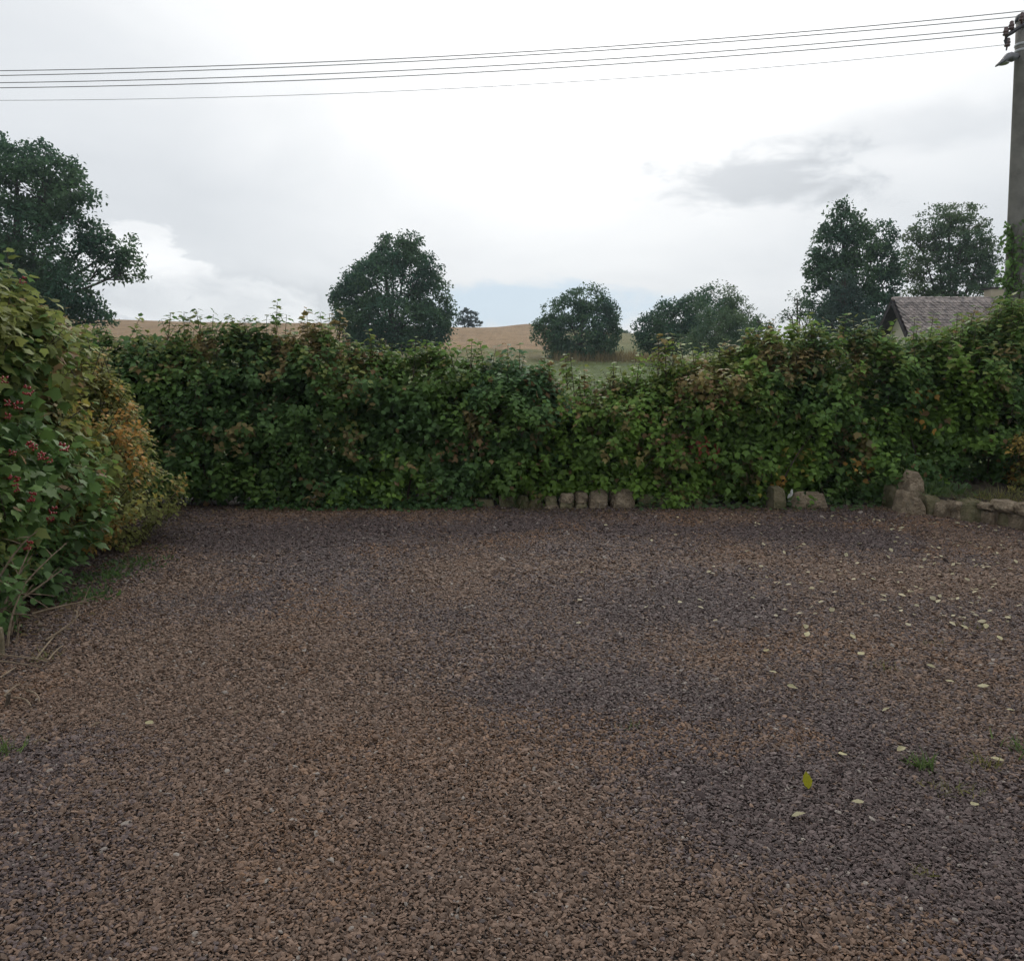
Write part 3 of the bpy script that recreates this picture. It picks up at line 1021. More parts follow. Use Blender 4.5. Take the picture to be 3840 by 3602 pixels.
# lone wind-bent pine on the skyline
pine = [(1752, 1165, 16, 9, 0), (1735, 1172, 12, 6, 0), (1775, 1178, 16, 8, 0), (1738, 1192, 22, 8, 0), (1770, 1195, 22, 8, 0), (1728, 1208, 18, 7, 0), (1785, 1212, 24, 9, 0), (1750, 1210, 20, 8, 0), (1760, 1228, 26, 8, 0)]
tree('pine_tree', 'lone small ragged pine on the stubble field skyline', 126, pine, 1757, ((.035, .05, .042), (.06, .075, .055)), .24, 1.5, .10, .12, .30, 22, flat=.35, branches=4, per=12)
tree('far_bush', 'tiny dark bush on the meadow skyline in the gap', 135, [(2338, 1254, 18, 9, 0), (2322, 1257, 12, 7, 0)], 2335, DK, .35, 2.0, .06, .25, .25, 23, group=None, cat='bush')


# ------------------------------------------------------------------ hedge shrubs
SHRUBS = []


def inside(p, s):
    return (np.abs((np.asarray(p) - s['c']) / s['r']) ** s['e']).sum(-1)


SPOTS = []      # (world centre, radius, colour) patches of turned leaves


HOLLOWS = [(P(a, b_, 9.9), c_ * 10 / FPX, d_ * 10 / FPX) for a, b_, c_, d_ in (
    (1600, 1630, 100, 45), (1710, 1690, 70, 38), (1870, 1545, 65, 36), (740, 1860, 130, 42), (2250, 1600, 75, 36), (2390, 1660, 70, 32), (2800, 1770, 75, 48), (2940, 1690, 65, 60), (3150, 1660, 70, 80),
    (3300, 1500, 85, 36), (3650, 1740, 130, 70), (1480, 1550, 65, 34), (1000, 1460, 75, 36), (850, 1560, 80, 30), (1150, 1480, 70, 30), (2080, 1780, 65, 40), (3480, 1610, 60, 40), (3060, 1480, 60, 28), (1290, 1740, 90, 28), (1010, 1680, 90, 28),
    (1860, 1860, 75, 30), (2560, 1560, 60, 28), (2700, 1610, 60, 26), (3770, 1560, 70, 40), (660, 1620, 60, 30))]


def leaf_colours(p, pal, seed):
    n = len(p)
    f1 = fbm(p, 1.1, seed + 1, 3)
    f2 = fbm(p, 1.9, seed + 2, 2)
    c = np.empty((n, 3))
    base = pal['base'] if isinstance(pal['base'], list) else [pal['base']]
    w = np.clip((f1 - .38) * 4, 0, 1)[:, None]
    c[:] = PAL[base[0]] * (1 - w) + PAL[base[-1]] * w
    # tips at the top have turned olive
    h = np.clip((p[:, 2] - pal.get('z0', 1.2)) / .8, 0, 1) * pal.get('olive_top', .5)
    pick = rng.uniform(size=n) < h * (.4 + f2)
    c[pick] = c[pick] * .35 + PAL['olive'] * .65
    t = pal.get('turn', .08)
    sel = (f2 > .66 - t) & (rng.uniform(size=n) < .75)
    tc_ = PAL[pal.get('turn_col', 'rust')]
    c[sel] = c[sel] * .3 + tc_ * .7
    rnd = rng.uniform(size=n) < pal.get('speck', .012)
    c[rnd] = PAL['rust']
    for (q, r, col, amt) in SPOTS:
        near = ((p - q) ** 2).sum(1) < (r * rng.uniform(.6, 1.2, n)) ** 2
        near &= rng.uniform(size=n) < amt * (.55 if col == 'rust' else .8)
        c[near] = PAL[col]
    return c * rng.uniform(.72, 1.3, n)[:, None]


def shoot_leaves(T, D, npair, gap, Lsize, spread=.9, droop=.35):
    """opposite pairs along shoots: T tips (n,3), D directions -> pos, axis, normal, size"""
    n = len(T)
    rv = rsphere(n)
    s1 = nrm(np.cross(D, rv))
    s2 = np.cross(D, s1)
    P_, A_, N_, S_ = [], [], [], []
    for k in range(npair):
        s = s1 if k % 2 == 0 else s2
        base = T - D * (k * gap) + rng.normal(0, .006, (n, 3))
        grow = .74 + .26 * min(1.0, (k + .6) / 2.0)
        for sg in (-1, 1):
            ax = nrm(s * sg * spread + D * .40 + np.array((0, 0, -droop)) + rng.normal(0, .22, (n, 3)))
            nn = nrm(D * .55 + np.array((0, 0, .75)) + rng.normal(0, .28, (n, 3)))
            P_.append(base + ax * .012)
            A_.append(ax)
            N_.append(nn)
            S_.append(Lsize * grow * rng.uniform(.72, 1.22, n))
    return np.concatenate(P_), np.concatenate(A_), np.concatenate(N_), np.concatenate(S_)


def shrub(name, label, c, r, e, pal, seed, dens=62, Lsize=.079, T=(T_LOBED, T_LOBED2), spikes=(), nleaf=60, gap=.34, zmin=.12, fill=260, group='shrubs of the back hedge', cat='shrub', npair=5, pgap=.05, toward=None, lump=.32, short=16):
    global rng
    keep_rng = rng
    rng = np.random.default_rng(500 + seed)
    c, r = np.array(c, float), np.array(r, float)
    root = empty(name, (c[0], c[1], 0.0), label, cat, group)
    H = r[2] * 2
    z0 = .62
    area = H * (r[0] + r[1]) * 3.0 + 3.0 * r[0] * r[1]
    n = int(area * dens * 1.5)

    def shell(n, lo, hi):
        phi = rng.uniform(0, 2 * np.pi, n)
        cap = rng.uniform(size=n) < .30
        u = rng.uniform(zmin / H, 1.0, n)
        rho = np.sqrt(rng.uniform(size=n))
        f_up = np.clip(1 - np.clip((u - z0) / (1 - z0), 0, 1) ** e, 0, 1) ** (1 / e)
        rad_ = np.where(cap, rho, f_up * (.86 + .14 * np.clip(u / .35, 0, 1)))
        zu = np.where(cap, z0 + (1 - z0) * np.clip(1 - rho ** e, 0, 1) ** (1 / e), u)
        se = 1.0 / (np.abs(np.cos(phi)) ** 2.5 + np.abs(np.sin(phi)) ** 2.5) ** (1 / 2.5)
        dxy = np.stack([np.cos(phi) * se, np.sin(phi) * se], -1)
        up = np.clip((zu - z0) / (1 - z0), 0, 1) ** 2
        k_ = rng.uniform(lo, hi, n)
        p = np.stack([c[0] + dxy[:, 0] * r[0] * rad_ * k_, c[1] + dxy[:, 1] * r[1] * rad_ * k_, zu * H], -1)
        ln = fbm(p * np.array((1, 1, 1.5)), 1.9, 5, 3) - .5
        grow_ = 1 + ln * 2 * lump
        p[:, 0] = c[0] + (p[:, 0] - c[0]) * grow_
        p[:, 1] = c[1] + (p[:, 1] - c[1]) * (1 + ln * 4.2 * lump)
        hn = (fbm(p * np.array((1, 1, 0)), 2.2, 6, 2) - .5)
        p[:, 2] *= np.where(zu > .5, 1 + hn * .22 * (zu - .5) * 2, 1.0) * (1 - (1 - k_) * .6)
        nr_ = nrm(np.stack([dxy[:, 0] / r[0], dxy[:, 1] / r[1], 0 * phi], -1)) * (1 - up)[:, None] + np.array((0, 0, 1.0)) * up[:, None]
        return p, nrm(nr_)

    tow = np.array(toward if toward is not None else (0, -1, 0), float)
    q, nr = shell(n, .90, 1.03)
    ok = (q[:, 2] > zmin) & (fbm(q, 1.7, seed + 9, 2) > gap)
    ok &= (nr @ tow > -.15) | (rng.uniform(size=n) < .30) | (nr[:, 2] > .6)
    q, nr = q[ok], nr[ok]
    for hc, hx, hz_ in HOLLOWS:
        in_h = ((q[:, 0] - hc[0]) / hx) ** 2 + ((q[:, 2] - hc[2]) / hz_) ** 2 < rng.uniform(.7, 1.3, len(q))
        kp = ~(in_h & (q[:, 1] > 9.0) & (q[:, 1] < 10.5))
        q, nr = q[kp], nr[kp]
    q2, nr2 = shell(int(n * .8), .35, .72)
    ok = (q2[:, 2] > zmin) & ((nr2 @ tow > -.3) | (rng.uniform(size=len(q2)) < .5))
    q, nr = np.concatenate([q, q2[ok]]), np.concatenate([nr, nr2[ok]])
    D = nrm(nr * .75 + np.array((0, 0, .62)) + rng.normal(0, .30, q.shape))
    pos, ax, nn, S = shoot_leaves(q, D, npair, pgap, Lsize)
    sp_paths = []
    # short young shoots along the top
    tops = np.where(nr[:, 2] > .75)[0]
    if len(tops) and short:
        for j in rng.choice(tops, min(len(tops), short), replace=False):
            L = rng.uniform(.10, .26)
            d = nrm(np.array((rng.normal(0, .25), rng.normal(0, .25), 1.0)))
            tip = q[j] + d * L
            p1, a1, n1_, s1_ = shoot_leaves(tip[None], d[None], max(2, int(L / .055)), .055, Lsize, .9, .15)
            pos, ax, nn, S = np.concatenate([pos, p1]), np.concatenate([ax, a1]), np.concatenate([nn, n1_]), np.concatenate([S, s1_])
            sp_paths.append((bez(tip, q[j] - d * .1, (0, 0, 0), 3), np.linspace(.0025, .004, 3)))
    # upright shoots standing above the rest
    for (sx, sy) in spikes:
        tip = P(sx, sy, c[1] - r[1] * .25)
        L = rng.uniform(.22, .42)
        d = nrm(np.array((rng.normal(0, .10), rng.normal(0, .08), 1.0)))
        p1, a1, n1_, s1_ = shoot_leaves(tip[None], d[None], int(L / .047), .047, Lsize * 1.15, .9, .28)
        pos, ax, nn, S = np.concatenate([pos, p1]), np.concatenate([ax, a1]), np.concatenate([nn, n1_]), np.concatenate([S, s1_])
        sp_paths.append((bez(tip, tip - d * L * 1.5, (0, 0, 0), 4), np.linspace(.003, .006, 4)))
        for sgn in (-1, 1):
            t2 = tip - d * L * rng.uniform(.5, .8) + np.array((sgn * rng.uniform(.05, .14), rng.normal(0, .06), rng.uniform(.0, .08)))
            d2 = nrm(np.array((sgn * .5, rng.normal(0, .2), 1.0)))
            p1, a1, n1_, s1_ = shoot_leaves(t2[None], d2[None], 4, .05, Lsize * 1.1, .9, .28)
            pos, ax, nn, S = np.concatenate([pos, p1]), np.concatenate([ax, a1]), np.concatenate([nn, n1_]), np.concatenate([S, s1_])
            sp_paths.append((bez(t2, tip - d * L * 1.3, (0, 0, 0), 3), np.linspace(.0025, .004, 3)))
    # thin fill inside the volume
    m = int(fill * r[0] * r[2] * 4)
    u = rng.uniform(-1, 1, (m, 3))
    qi = c + u * r * .92
    okf = (inside(qi, dict(c=c, r=r, e=e)) < .85) & (qi[:, 2] > zmin)
    qi = qi[okf]
    pos = np.concatenate([pos, qi])
    ax = np.concatenate([ax, nrm(rsphere(len(qi)) + np.array((0, 0, -.4)))])
    nn = np.concatenate([nn, nrm(rsphere(len(qi)) * .7 + np.array((0, -.4, .6)))])
    S = np.concatenate([S, Lsize * rng.uniform(.8, 1.4, len(qi))])
    C_ = leaf_colours(pos, pal, seed)
    # nearest leaves stay separate pieces
    nfill = len(qi)
    d2c = np.linalg.norm(pos - np.array((0, 0, CAM_H)), axis=1)
    d2c[len(pos) - nfill:] += 50
    px, py = PIX(pos)
    d2c[(px < 10) | (px > 3830)] += 20
    order = np.argsort(d2c - rng.uniform(0, .35, len(pos)))
    single = order[:nleaf]
    mask = np.ones(len(pos), bool)
    mask[single] = False
    half = rng.uniform(size=len(pos)) < .55
    parts = []
    for Tt, sel in ((T[0], half & mask), (T[1], ~half & mask)):
        if sel.any():
            parts.append(leaves(Tt, pos[sel], ax[sel], nn[sel], S[sel], C_[sel]))
    V_, F_, CC = cat_leaves(parts)
    fo = obj('foliage', mesh_np('foliage', V_, F_, CC), M['leaf'], root)
    tag(fo, kind='stuff')
    x_, y_, z_ = frames(ax[single], nn[single])
    lmes = [single_leaf_mesh(Tt) for Tt in T]
    for j, i in enumerate(single):
        lo = bpy.data.objects.new('leaf', lmes[j % len(lmes)])
        mt = Matrix.Identity(4)
        for kk in range(3):
            mt[kk][0], mt[kk][1], mt[kk][2] = x_[j][kk] * S[i], y_[j][kk] * S[i], z_[j][kk] * S[i]
            mt[kk][3] = pos[i][kk] - root.location[kk]
        lo.matrix_local = mt
        lo.color = (*C_[i], 1)
        link(lo, root)
    # stems
    paths = list(sp_paths)
    nst = max(6, int(r[0] * 9))
    for j in range(nst):
        b0 = np.array((c[0] + rng.uniform(-.55, .55) * r[0], c[1] + rng.uniform(-.5, .5) * r[1], -.03))
        tip = q[rng.integers(len(q))]
        b1 = c + (tip - c) * .8
        paths.append((bez(b0, b1, (rng.normal(0, .1), rng.normal(0, .1), .25), 7), np.linspace(.016, .004, 7)))
    for j in rng.choice(len(q), min(len(q), int(len(q) * .25)), replace=False):
        paths.append((np.array([q[j] - D[j] * .30, q[j] - D[j] * .15, q[j]]), (.0045, .0035, .002)))
    so = obj('stems', mesh_np('stems', *tubes(paths, 5)), M['stem'], root)
    tag(so, kind='stuff')
    SHRUBS.append(dict(c=c, r=r, e=e, root=root))
    rng = keep_rng
    return root


_lm = {}


def single_leaf_mesh(T):
    k = id(T)
    if k not in _lm:
        me_ = mesh_np('leaf', T[0], T[1])
        me_.materials.append(M['leaf_single'])
        _lm[k] = me_
    return _lm[k]


for px, py, rp_, col, am in ((2640, 1690, 60, 'red', .75), (2380, 1555, 45, 'rust', .7), (2480, 1320, 90, 'rust', .6), (1310, 1395, 130, 'rust', .5), (1000, 1540, 60, 'rust', .5), (1090, 1530, 60, 'rust', .5),
                         (1310, 1420, 100, 'olive', .6), (1290, 1600, 90, 'olive', .5), (1660, 1690, 60, 'rust', .4), (1790, 1650, 60, 'rust', .4), (3230, 1755, 55, 'orange', .55), (2935, 1810, 50, 'orange', .6), (2870, 1830, 45, 'yellow', .55),
                         (2990, 1740, 90, 'yellow', .25), (3480, 1530, 80, 'orange', .3), (2660, 1480, 130, 'rust', .45), (2480, 1620, 100, 'rust', .4), (2140, 1430, 150, 'rust', .35), (2740, 1400, 120, 'olive', .6),
                         (2600, 1790, 120, 'bright', .6), (3300, 1620, 120, 'bright', .4), (3680, 1480, 110, 'bright', .35), (3500, 1190, 60, 'red', .5), (3560, 1270, 80, 'rust', .4), (3830, 1780, 80, 'orange', .6), (640, 1340, 90, 'rust', .4), (1450, 1880, 200, 'bright', .5),
                         (690, 1690, 80, 'rust', .4), (1500, 1170, 60, 'rust', .3)):
    SPOTS.append((P(px, py, 9.95), rp_ * 10 / FPX, col, am))
for px, py, Yq, rr_, col, am in ((560, 1560, 7.1, .36, 'orange', .85), (480, 1450, 7.1, .34, 'orange', .75), (540, 1680, 7.1, .34, 'orange', .8), (330, 1560, 6.3, .28, 'yellow', .5), (600, 1880, 7.1, .30, 'yellow', .6), (430, 1800, 6.9, .2, 'orange', .5), (250, 1330, 6.0, .25, 'rust', .5), (90, 1080, 5.0, .08, 'red', .9), (520, 1480, 6.8, .25, 'rust', .5)):
    SPOTS.append((P(px, py, Yq), rr_, col, am))


def row(pxc, pxw, ytop, Yc, ry=.72):
    z = P(pxc, ytop, Yc - ry * .3)[2] - (.0 if pxc < 1500 else .06)
    x = (pxc - 1920) / FPX * Yc * .985
    return (x, Yc, z * .5), (pxw * 1.2 * Yc / FPX, ry, z * .5)


B1 = dict(base=['deep', 'green'], olive_top=.7, turn=-.02, z0=1.5)
B2 = dict(base=['green', 'deep'], olive_top=.55, turn=.0, z0=1.4)
B3 = dict(base=['teal', 'green'], olive_top=.45, turn=-.02, z0=1.5)
B4 = dict(base=['green', 'bright'], olive_top=.7, turn=.0, z0=1.0)
B5 = dict(base=['deep', 'bright'], olive_top=.5, turn=.0, z0=1.3)
B6 = dict(base=['deep', 'green'], olive_top=.5, turn=.0, z0=1.3)
ROW = [
    (430, 300, 1212, 10.1, B1, 'dark green hedge shrub behind the orange bush, under the oak', []),
    (820, 270, 1222, 10.2, B1, 'dark hedge shrub topped with leafy upright shoots, left of the lone rounded tree', [(640, 1172), (690, 1168), (735, 1160), (800, 1178), (870, 1196), (900, 1200), (960, 1196), (1000, 1185)]),
    (1200, 260, 1240, 10.35, B2, 'hedge shrub with the tallest single shoot, left of the rounded tree', [(1040, 1132), (1075, 1180), (1150, 1158), (1200, 1172), (1235, 1176), (1275, 1162), (1385, 1240), (1430, 1268)]),
    (1590, 270, 1292, 10.4, B2, 'rust tinged hedge shrub in front of the lone rounded tree', [(1470, 1290), (1560, 1262), (1600, 1275), (1680, 1285), (1770, 1270), (1800, 1285)]),
    (1920, 170, 1325, 10.4, B3, 'blue green domed hedge shrub below the stubble field', [(1860, 1305), (1905, 1292), (1950, 1296)]),
    (2160, 200, 1420, 10.45, B4, 'lowest yellowish hedge shrub where the meadow shows above', [(2060, 1350), (2120, 1330), (2140, 1345), (2190, 1370), (2300, 1362)]),
    (2430, 190, 1400, 10.45, B4, 'olive hedge shrub with one reddish upright spray right of the gap', [(2400, 1320), (2470, 1262), (2490, 1258), (2520, 1252), (2560, 1335)]),
    (2690, 210, 1318, 10.45, B4, 'olive and rust hedge shrub with a red leaf cluster low on its face', [(2610, 1318), (2700, 1300)]),
    (2970, 240, 1222, 10.45, B5, 'green hedge shrub below the tall two-topped tree', [(2880, 1225), (3040, 1215)]),
    (3270, 230, 1255, 10.45, B5, 'bright green hedge shrub behind the upright boulder', [(3150, 1190), (3175, 1182), (3200, 1195), (3290, 1235)]),
    (3570, 220, 1208, 10.5, B5, 'loose hedge shrub through which the pale house wall glints', [(3430, 1195), (3500, 1180), (3590, 1180), (3660, 1150)]),
    (3880, 230, 1140, 10.5, B6, 'tallest hedge shrub in front of the concrete pole', [(3750, 1130), (3790, 1110)]),
]
for k, (pxc, pxw, yt, Yc, pal, lab, spk) in enumerate(ROW):
    c, r = row(pxc, pxw, yt, Yc)
    shrub('hedge_shrub', lab, c, r, 2.6, pal, 40 + k, spikes=spk, fill=420 if k < 9 else 160, gap=.40 if k < 9 else .42, zmin=.17 if k < 2 else .12, short=40 if k in (5, 6, 7) else 16)

# left-hand hedge along the yard
LB = dict(base=['deep', 'green'], olive_top=.85, turn=.05, z0=1.2, turn_col='olive')
LO = dict(base=['olive', 'olive'], olive_top=.3, turn=.15, z0=.6, turn_col='orange')
LM = dict(base=['green', 'olive'], olive_top=.9, turn=.12, z0=.9)
shrub('guelder_rose', 'big leaved green shrub with red berry clusters at the left edge', (-4.05, 5.25, 1.24), (1.0, 1.25, 1.24), 2.4, LB, 70, dens=58, Lsize=.090, nleaf=260, gap=.36, zmin=.10, fill=420, group='shrubs of the left hedge', toward=(.7, -.7, 0), npair=4, pgap=.068, lump=.22, short=40)
shrub('orange_shrub', 'small leaved shrub turning orange where the left hedge ends', (-4.15, 7.35, .90), (.86, .80, .88), 2.1, LO, 71, dens=90, Lsize=.050, T=(T_OVAL, T_LOBED), nleaf=80, gap=.40, zmin=.06, fill=500, group='shrubs of the left hedge', toward=(.7, -.7, 0), npair=5, pgap=.034, lump=.36, short=50)
shrub('hedge_shrub', 'olive green shrub behind the orange one in the left corner', (-4.65, 7.0, 1.07), (.95, 1.3, 1.07), 2.4, LM, 72, dens=42, Lsize=.085, nleaf=60, gap=.34, zmin=.1, fill=420, group='shrubs of the left hedge', toward=(.7, -.7, 0), lump=.22, short=40)
shrub('orange_shrub', 'yellow and orange shrub at the right edge above the low stone wall', (6.45, 9.45, .52), (.55, .5, .52), 2.1, dict(base=['olive', 'orange'], olive_top=.3, turn=.1, turn_col='yellow'), 73, dens=80, Lsize=.055, T=(T_OVAL, T_LOBED), nleaf=40, gap=.38, zmin=.2, fill=400, group=None, npair=4, pgap=.035, lump=.3, short=20)

shrub('low_shrub', 'dark low growth behind the bare branches at the left edge', (-3.62, 4.72, .46), (.74, .62, .46), 2.2, dict(base=['deep', 'green'], olive_top=.2, turn=-.02), 74, dens=70, Lsize=.058, nleaf=60, gap=.40, zmin=.04, fill=300, group='shrubs of the left hedge', toward=(.7, -.7, 0), npair=4, pgap=.045, lump=.36, short=30)

# red berry clusters on the left shrub
ico_v = []
gr = SHRUBS[len(ROW)]
bclump = []
tt_ = (1 + 5 ** .5) / 2
iv = nrm(np.array([(-1, tt_, 0), (1, tt_, 0), (-1, -tt_, 0), (1, -tt_, 0), (0, -1, tt_), (0, 1, tt_), (0, -1, -tt_), (0, 1, -tt_), (tt_, 0, -1), (tt_, 0, 1), (-tt_, 0, -1), (-tt_, 0, 1)]))
ifc = [(0, 11, 5), (0, 5, 1), (0, 1, 7), (0, 7, 10), (0, 10, 11), (1, 5, 9), (5, 11, 4), (11, 10, 2), (10, 7, 6), (7, 1, 8), (3, 9, 4), (3, 4, 2), (3, 2, 6), (3, 6, 8), (3, 8, 9), (4, 9, 5), (2, 4, 11), (6, 2, 10), (8, 6, 7), (9, 8, 1)]
bm_parts = []
for j in range(16):
    d = rsphere(1)[0] * np.array((.034, .034, .022)) * rng.uniform(.5, 1.0)
    bm_parts.append((iv * .0068 + d, ifc))
bme = mesh_np('berry_cluster', *joinVF(bm_parts))
bme.materials.append(M['berry'])
bme.polygons.foreach_set('use_smooth', np.ones(len(bme.polygons), bool))
for (px, py) in ((108, 1460), (100, 1515), (22, 1535), (60, 1525), (35, 1440), (95, 1658), (215, 1650), (72, 1698), (122, 1708), (180, 1702), (150, 1700), (18, 1840), (45, 1835), (100, 1850), (165, 1918), (205, 1955), (95, 2042), (345, 2040), (362, 2172), (340, 2165), (85, 1065)):
    hit = None
    for Yq in np.arange(3.2, 9, .03):
        w = P(px, py, Yq)
        if min(inside(w, s) for s in SHRUBS[len(ROW):len(ROW) + 3]) < 1.25:
            hit = w
            break
    if hit is None:
        continue
    bo = bpy.data.objects.new('berry_cluster', bme)
    bo.location = Vector(hit + rng.normal(0, .03, 3)) - gr['root'].location
    bo.rotation_euler = (rng.uniform(-.5, .5), rng.uniform(-.5, .5), rng.uniform(0, 6))
    s = rng.uniform(.8, 1.25)
    bo.scale = (s, s, s)
    link(bo, gr['root'])

# bare pale branches low on the left
dead = empty('dead_branch', tuple(G(60, 2430)), 'bare pale branches leaning out under the berry shrub', 'branch')
paths = []
BR = [((-60, 2390, 4.55), (250, 2035, 5.0)), ((0, 2300, 4.7), (240, 2130, 4.95)), ((-30, 2360, 4.6), (110, 2060, 4.8)), ((30, 2440, 4.55), (95, 2190, 4.7)), ((60, 2420, 4.6), (75, 2330, 4.62)),
      ((-50, 2330, 4.6), (90, 2200, 4.75)), ((40, 2380, 4.7), (125, 2190, 4.85)), ((-20, 2200, 4.75), (140, 1990, 4.9)), ((10, 2240, 4.8), (120, 2080, 4.95)), ((120, 2300, 4.9), (330, 2255, 5.1)), ((170, 2400, 4.6), (300, 2300, 4.8)), ((-40, 2250, 4.6), (60, 2180, 4.7))]
for (a, b_) in BR:
    pa, pbb = P(*a), P(*b_)
    pa[2] = max(pa[2], .01)
    pl = bez(pa, pbb, rng.normal(0, .035, 3) + np.array((0, 0, .03)), 7)
    paths.append((pl, np.linspace(.009, .003, 7)))
    for j in range(2):
        s = pl[rng.integers(2, 6)]
        paths.append((bez(s, s + nrm(rng.normal(0, 1, 3) + np.array((.5, -.2, .9))) * rng.uniform(.08, .2), (0, 0, .01), 4), np.linspace(.004, .0015, 4)))
V_, F_ = tubes(paths, 5)
obj('twigs', mesh_np('twigs', V_, F_), M['dry_twig'], dead)

# cut stake and fallen twigs at the left edge
b0 = G(0, 2465)
b0[0] -= .03
wp = empty('wooden_post', tuple(b0), 'short weathered wooden post at the extreme left edge', 'post')
h_ = P(0, 2352, b0[1])[2]
V_, F_ = lathe(b0 - np.array((0, 0, .05)), [(.050, 0), (.050, h_ * .9), (.047, h_ + .04), (.03, h_ + .055)], 10)
V_ = [np.array(v) + rng.normal(0, .002, 3) for v in V_]
obj('shaft', mesh_np('post', V_, F_), M['wood'], wp)
TW = [((-40, 2452), (180, 2480), 'long pale twig lying across the gravel by the wooden post'), ((-40, 2475), (155, 2500), 'second pale twig lying just below the longest one'), ((0, 2540), (60, 2500), 'short twig lying slantwise below the pair of long twigs'),
      ((15, 2610), (75, 2562), 'thin broken twig beside the dark cut stub'), ((100, 2588), (148, 2630), 'bright split twig right of the dark cut stub'), ((52, 2615), (115, 2645), 'brown twig below the dark cut stub'), ((180, 2475), (235, 2420), 'thin twig pointing up towards the hedge'),
      ((135, 2470), (240, 2350), 'slender twig leaning from the twigs towards the weeds'), ((345, 2720), (378, 2708), 'tiny pale twig alone on the purple gravel'), ((130, 2788), (180, 2780), 'straight grey twig on the gravel at lower left'), ((880, 2680), (905, 2665), 'small straw stem on the brown gravel left of centre')]
for a, b_, lab in TW:
    pa, pbb = GY(*a, .020), GY(*b_, .024)
    o = obj('twig', mesh_np('twig', *tubes([(bez(pa, pbb, (rng.normal(0, .015), rng.normal(0, .015), .02), 6), np.linspace(.006, .003, 6))], 5)), M['dry_twig'], None, tuple(pa))
    tag(o, lab, 'twig', 'twigs lying on the gravel')
sp_ = G(22, 2645)
o = obj('stub', mesh_np('stub', *tubes([(bez(sp_ - np.array((0, 0, .03)), P(33, 2600, sp_[1]), (0, 0, 0), 4), (.011, .010, .010, .009))], 7)), M['stem'], None, tuple(sp_))
tag(o, 'dark cut shrub stub poking out of the gravel at lower left', 'stub')


# ------------------------------------------------------------------ stones
def rock_mesh(x0, x1, y0, y1, z0, z1, seed, rough=.12, taper=.1, lean=0.0, sub=4, roundness=.22, facets=6):
    r2 = np.random.default_rng(seed)
    n = sub + 1
    g = np.linspace(-1, 1, n)
    idx_, Vr, Fr = {}, [], []

    def vid(p):
        k = tuple(np.round(p, 4))
        if k not in idx_:
            idx_[k] = len(Vr)
            Vr.append(np.array(p, float))
        return idx_[k]
    for ax_ in range(3):
        for sgn in (-1, 1):
            for i in range(sub):
                for j in range(sub):
                    q = []
                    for (a, b_) in ((i, j), (i + 1, j), (i + 1, j + 1), (i, j + 1)):
                        p = [0, 0, 0]
                        p[ax_] = sgn
                        p[(ax_ + 1) % 3] = g[a]
                        p[(ax_ + 2) % 3] = g[b_]
                        q.append(vid(p))
                    Fr.append(tuple(q) if sgn > 0 else tuple(q[::-1]))
    Vr = np.array(Vr)
    sph = nrm(Vr) * 1.25
    Vr = Vr * (1 - roundness) + sph * roundness
    Vr += (np.stack([vnoise(Vr + seed, .9, seed + k) for k in range(3)], -1) - .5) * 2 * rough * 1.6
    Vr += r2.normal(0, rough * .22, Vr.shape)
    for _ in range(facets):
        nf = nrm(r2.normal(size=3) * np.array((1, .8, .8)) + np.array((0, -.3, .35)))
        sup = (Vr @ nf).max() * r2.uniform(.74, .90)
        ex = np.clip(Vr @ nf - sup, 0, None)
        Vr = Vr - ex[:, None] * nf
    f = 1 - taper * (Vr[:, 2:3] + 1) / 2
    Vr[:, :2] *= f
    Vr[:, 0] += lean * (Vr[:, 2] + 1) / 2
    s = np.array(((x1 - x0) / 2, (y1 - y0) / 2, (z1 - z0) / 2))
    c = np.array(((x0 + x1) / 2, (y0 + y1) / 2, (z0 + z1) / 2))
    return Vr * s + c, Fr


def stone_px(px0, px1, py0, py1, Y, depth, parent, seed, name='stone', m='stone', sink=0.0, **kw):
    a, b_ = P(px0, py1, Y), P(px1, py0, Y)
    V_, F_ = rock_mesh(a[0], b_[0], Y, Y + depth, a[2] - sink, b_[2], seed, **kw)
    return obj(name, mesh_np(name, V_, F_), M[m], parent)


YE = 9.72
edge = empty('stone_edging', tuple(P(2160, 1905, YE)), 'low row of rough sandstone blocks peeping out under the middle of the hedge', 'stone edging')
ES = [(1775, 1856, 1874, 1906, 'stone_moss'), (1868, 1930, 1850, 1908, 'stone_moss'), (1932, 1985, 1862, 1908, 'stone_moss'), (1985, 2038, 1864, 1908, 'stone_moss'), (2044, 2094, 1867, 1890, 'stone_moss'), (2042, 2096, 1891, 1908, 'stone'),
      (2100, 2156, 1854, 1880, 'stone'), (2100, 2156, 1882, 1908, 'stone_moss'), (2159, 2207, 1852, 1880, 'stone'), (2160, 2207, 1882, 1908, 'stone_moss'), (2211, 2282, 1846, 1908, 'stone'), (2292, 2390, 1844, 1910, 'stone'),
      (2394, 2462, 1862, 1911, 'stone_moss'), (2470, 2518, 1869, 1894, 'stone_moss'), (2468, 2530, 1895, 1911, 'stone_moss'), (2532, 2590, 1872, 1911, 'stone_moss'), (2592, 2640, 1874, 1911, 'stone_moss')]
for k, (a, b_, c, d, m_) in enumerate(ES):
    stone_px(a, b_, c, d, YE + (.13 if (a < 2040 or a > 2391) else 0), .26 + .05 * (k % 3), edge, 900 + k, m=m_, rough=.15, taper=.10, roundness=.24, sink=.02)
yb = 9.62
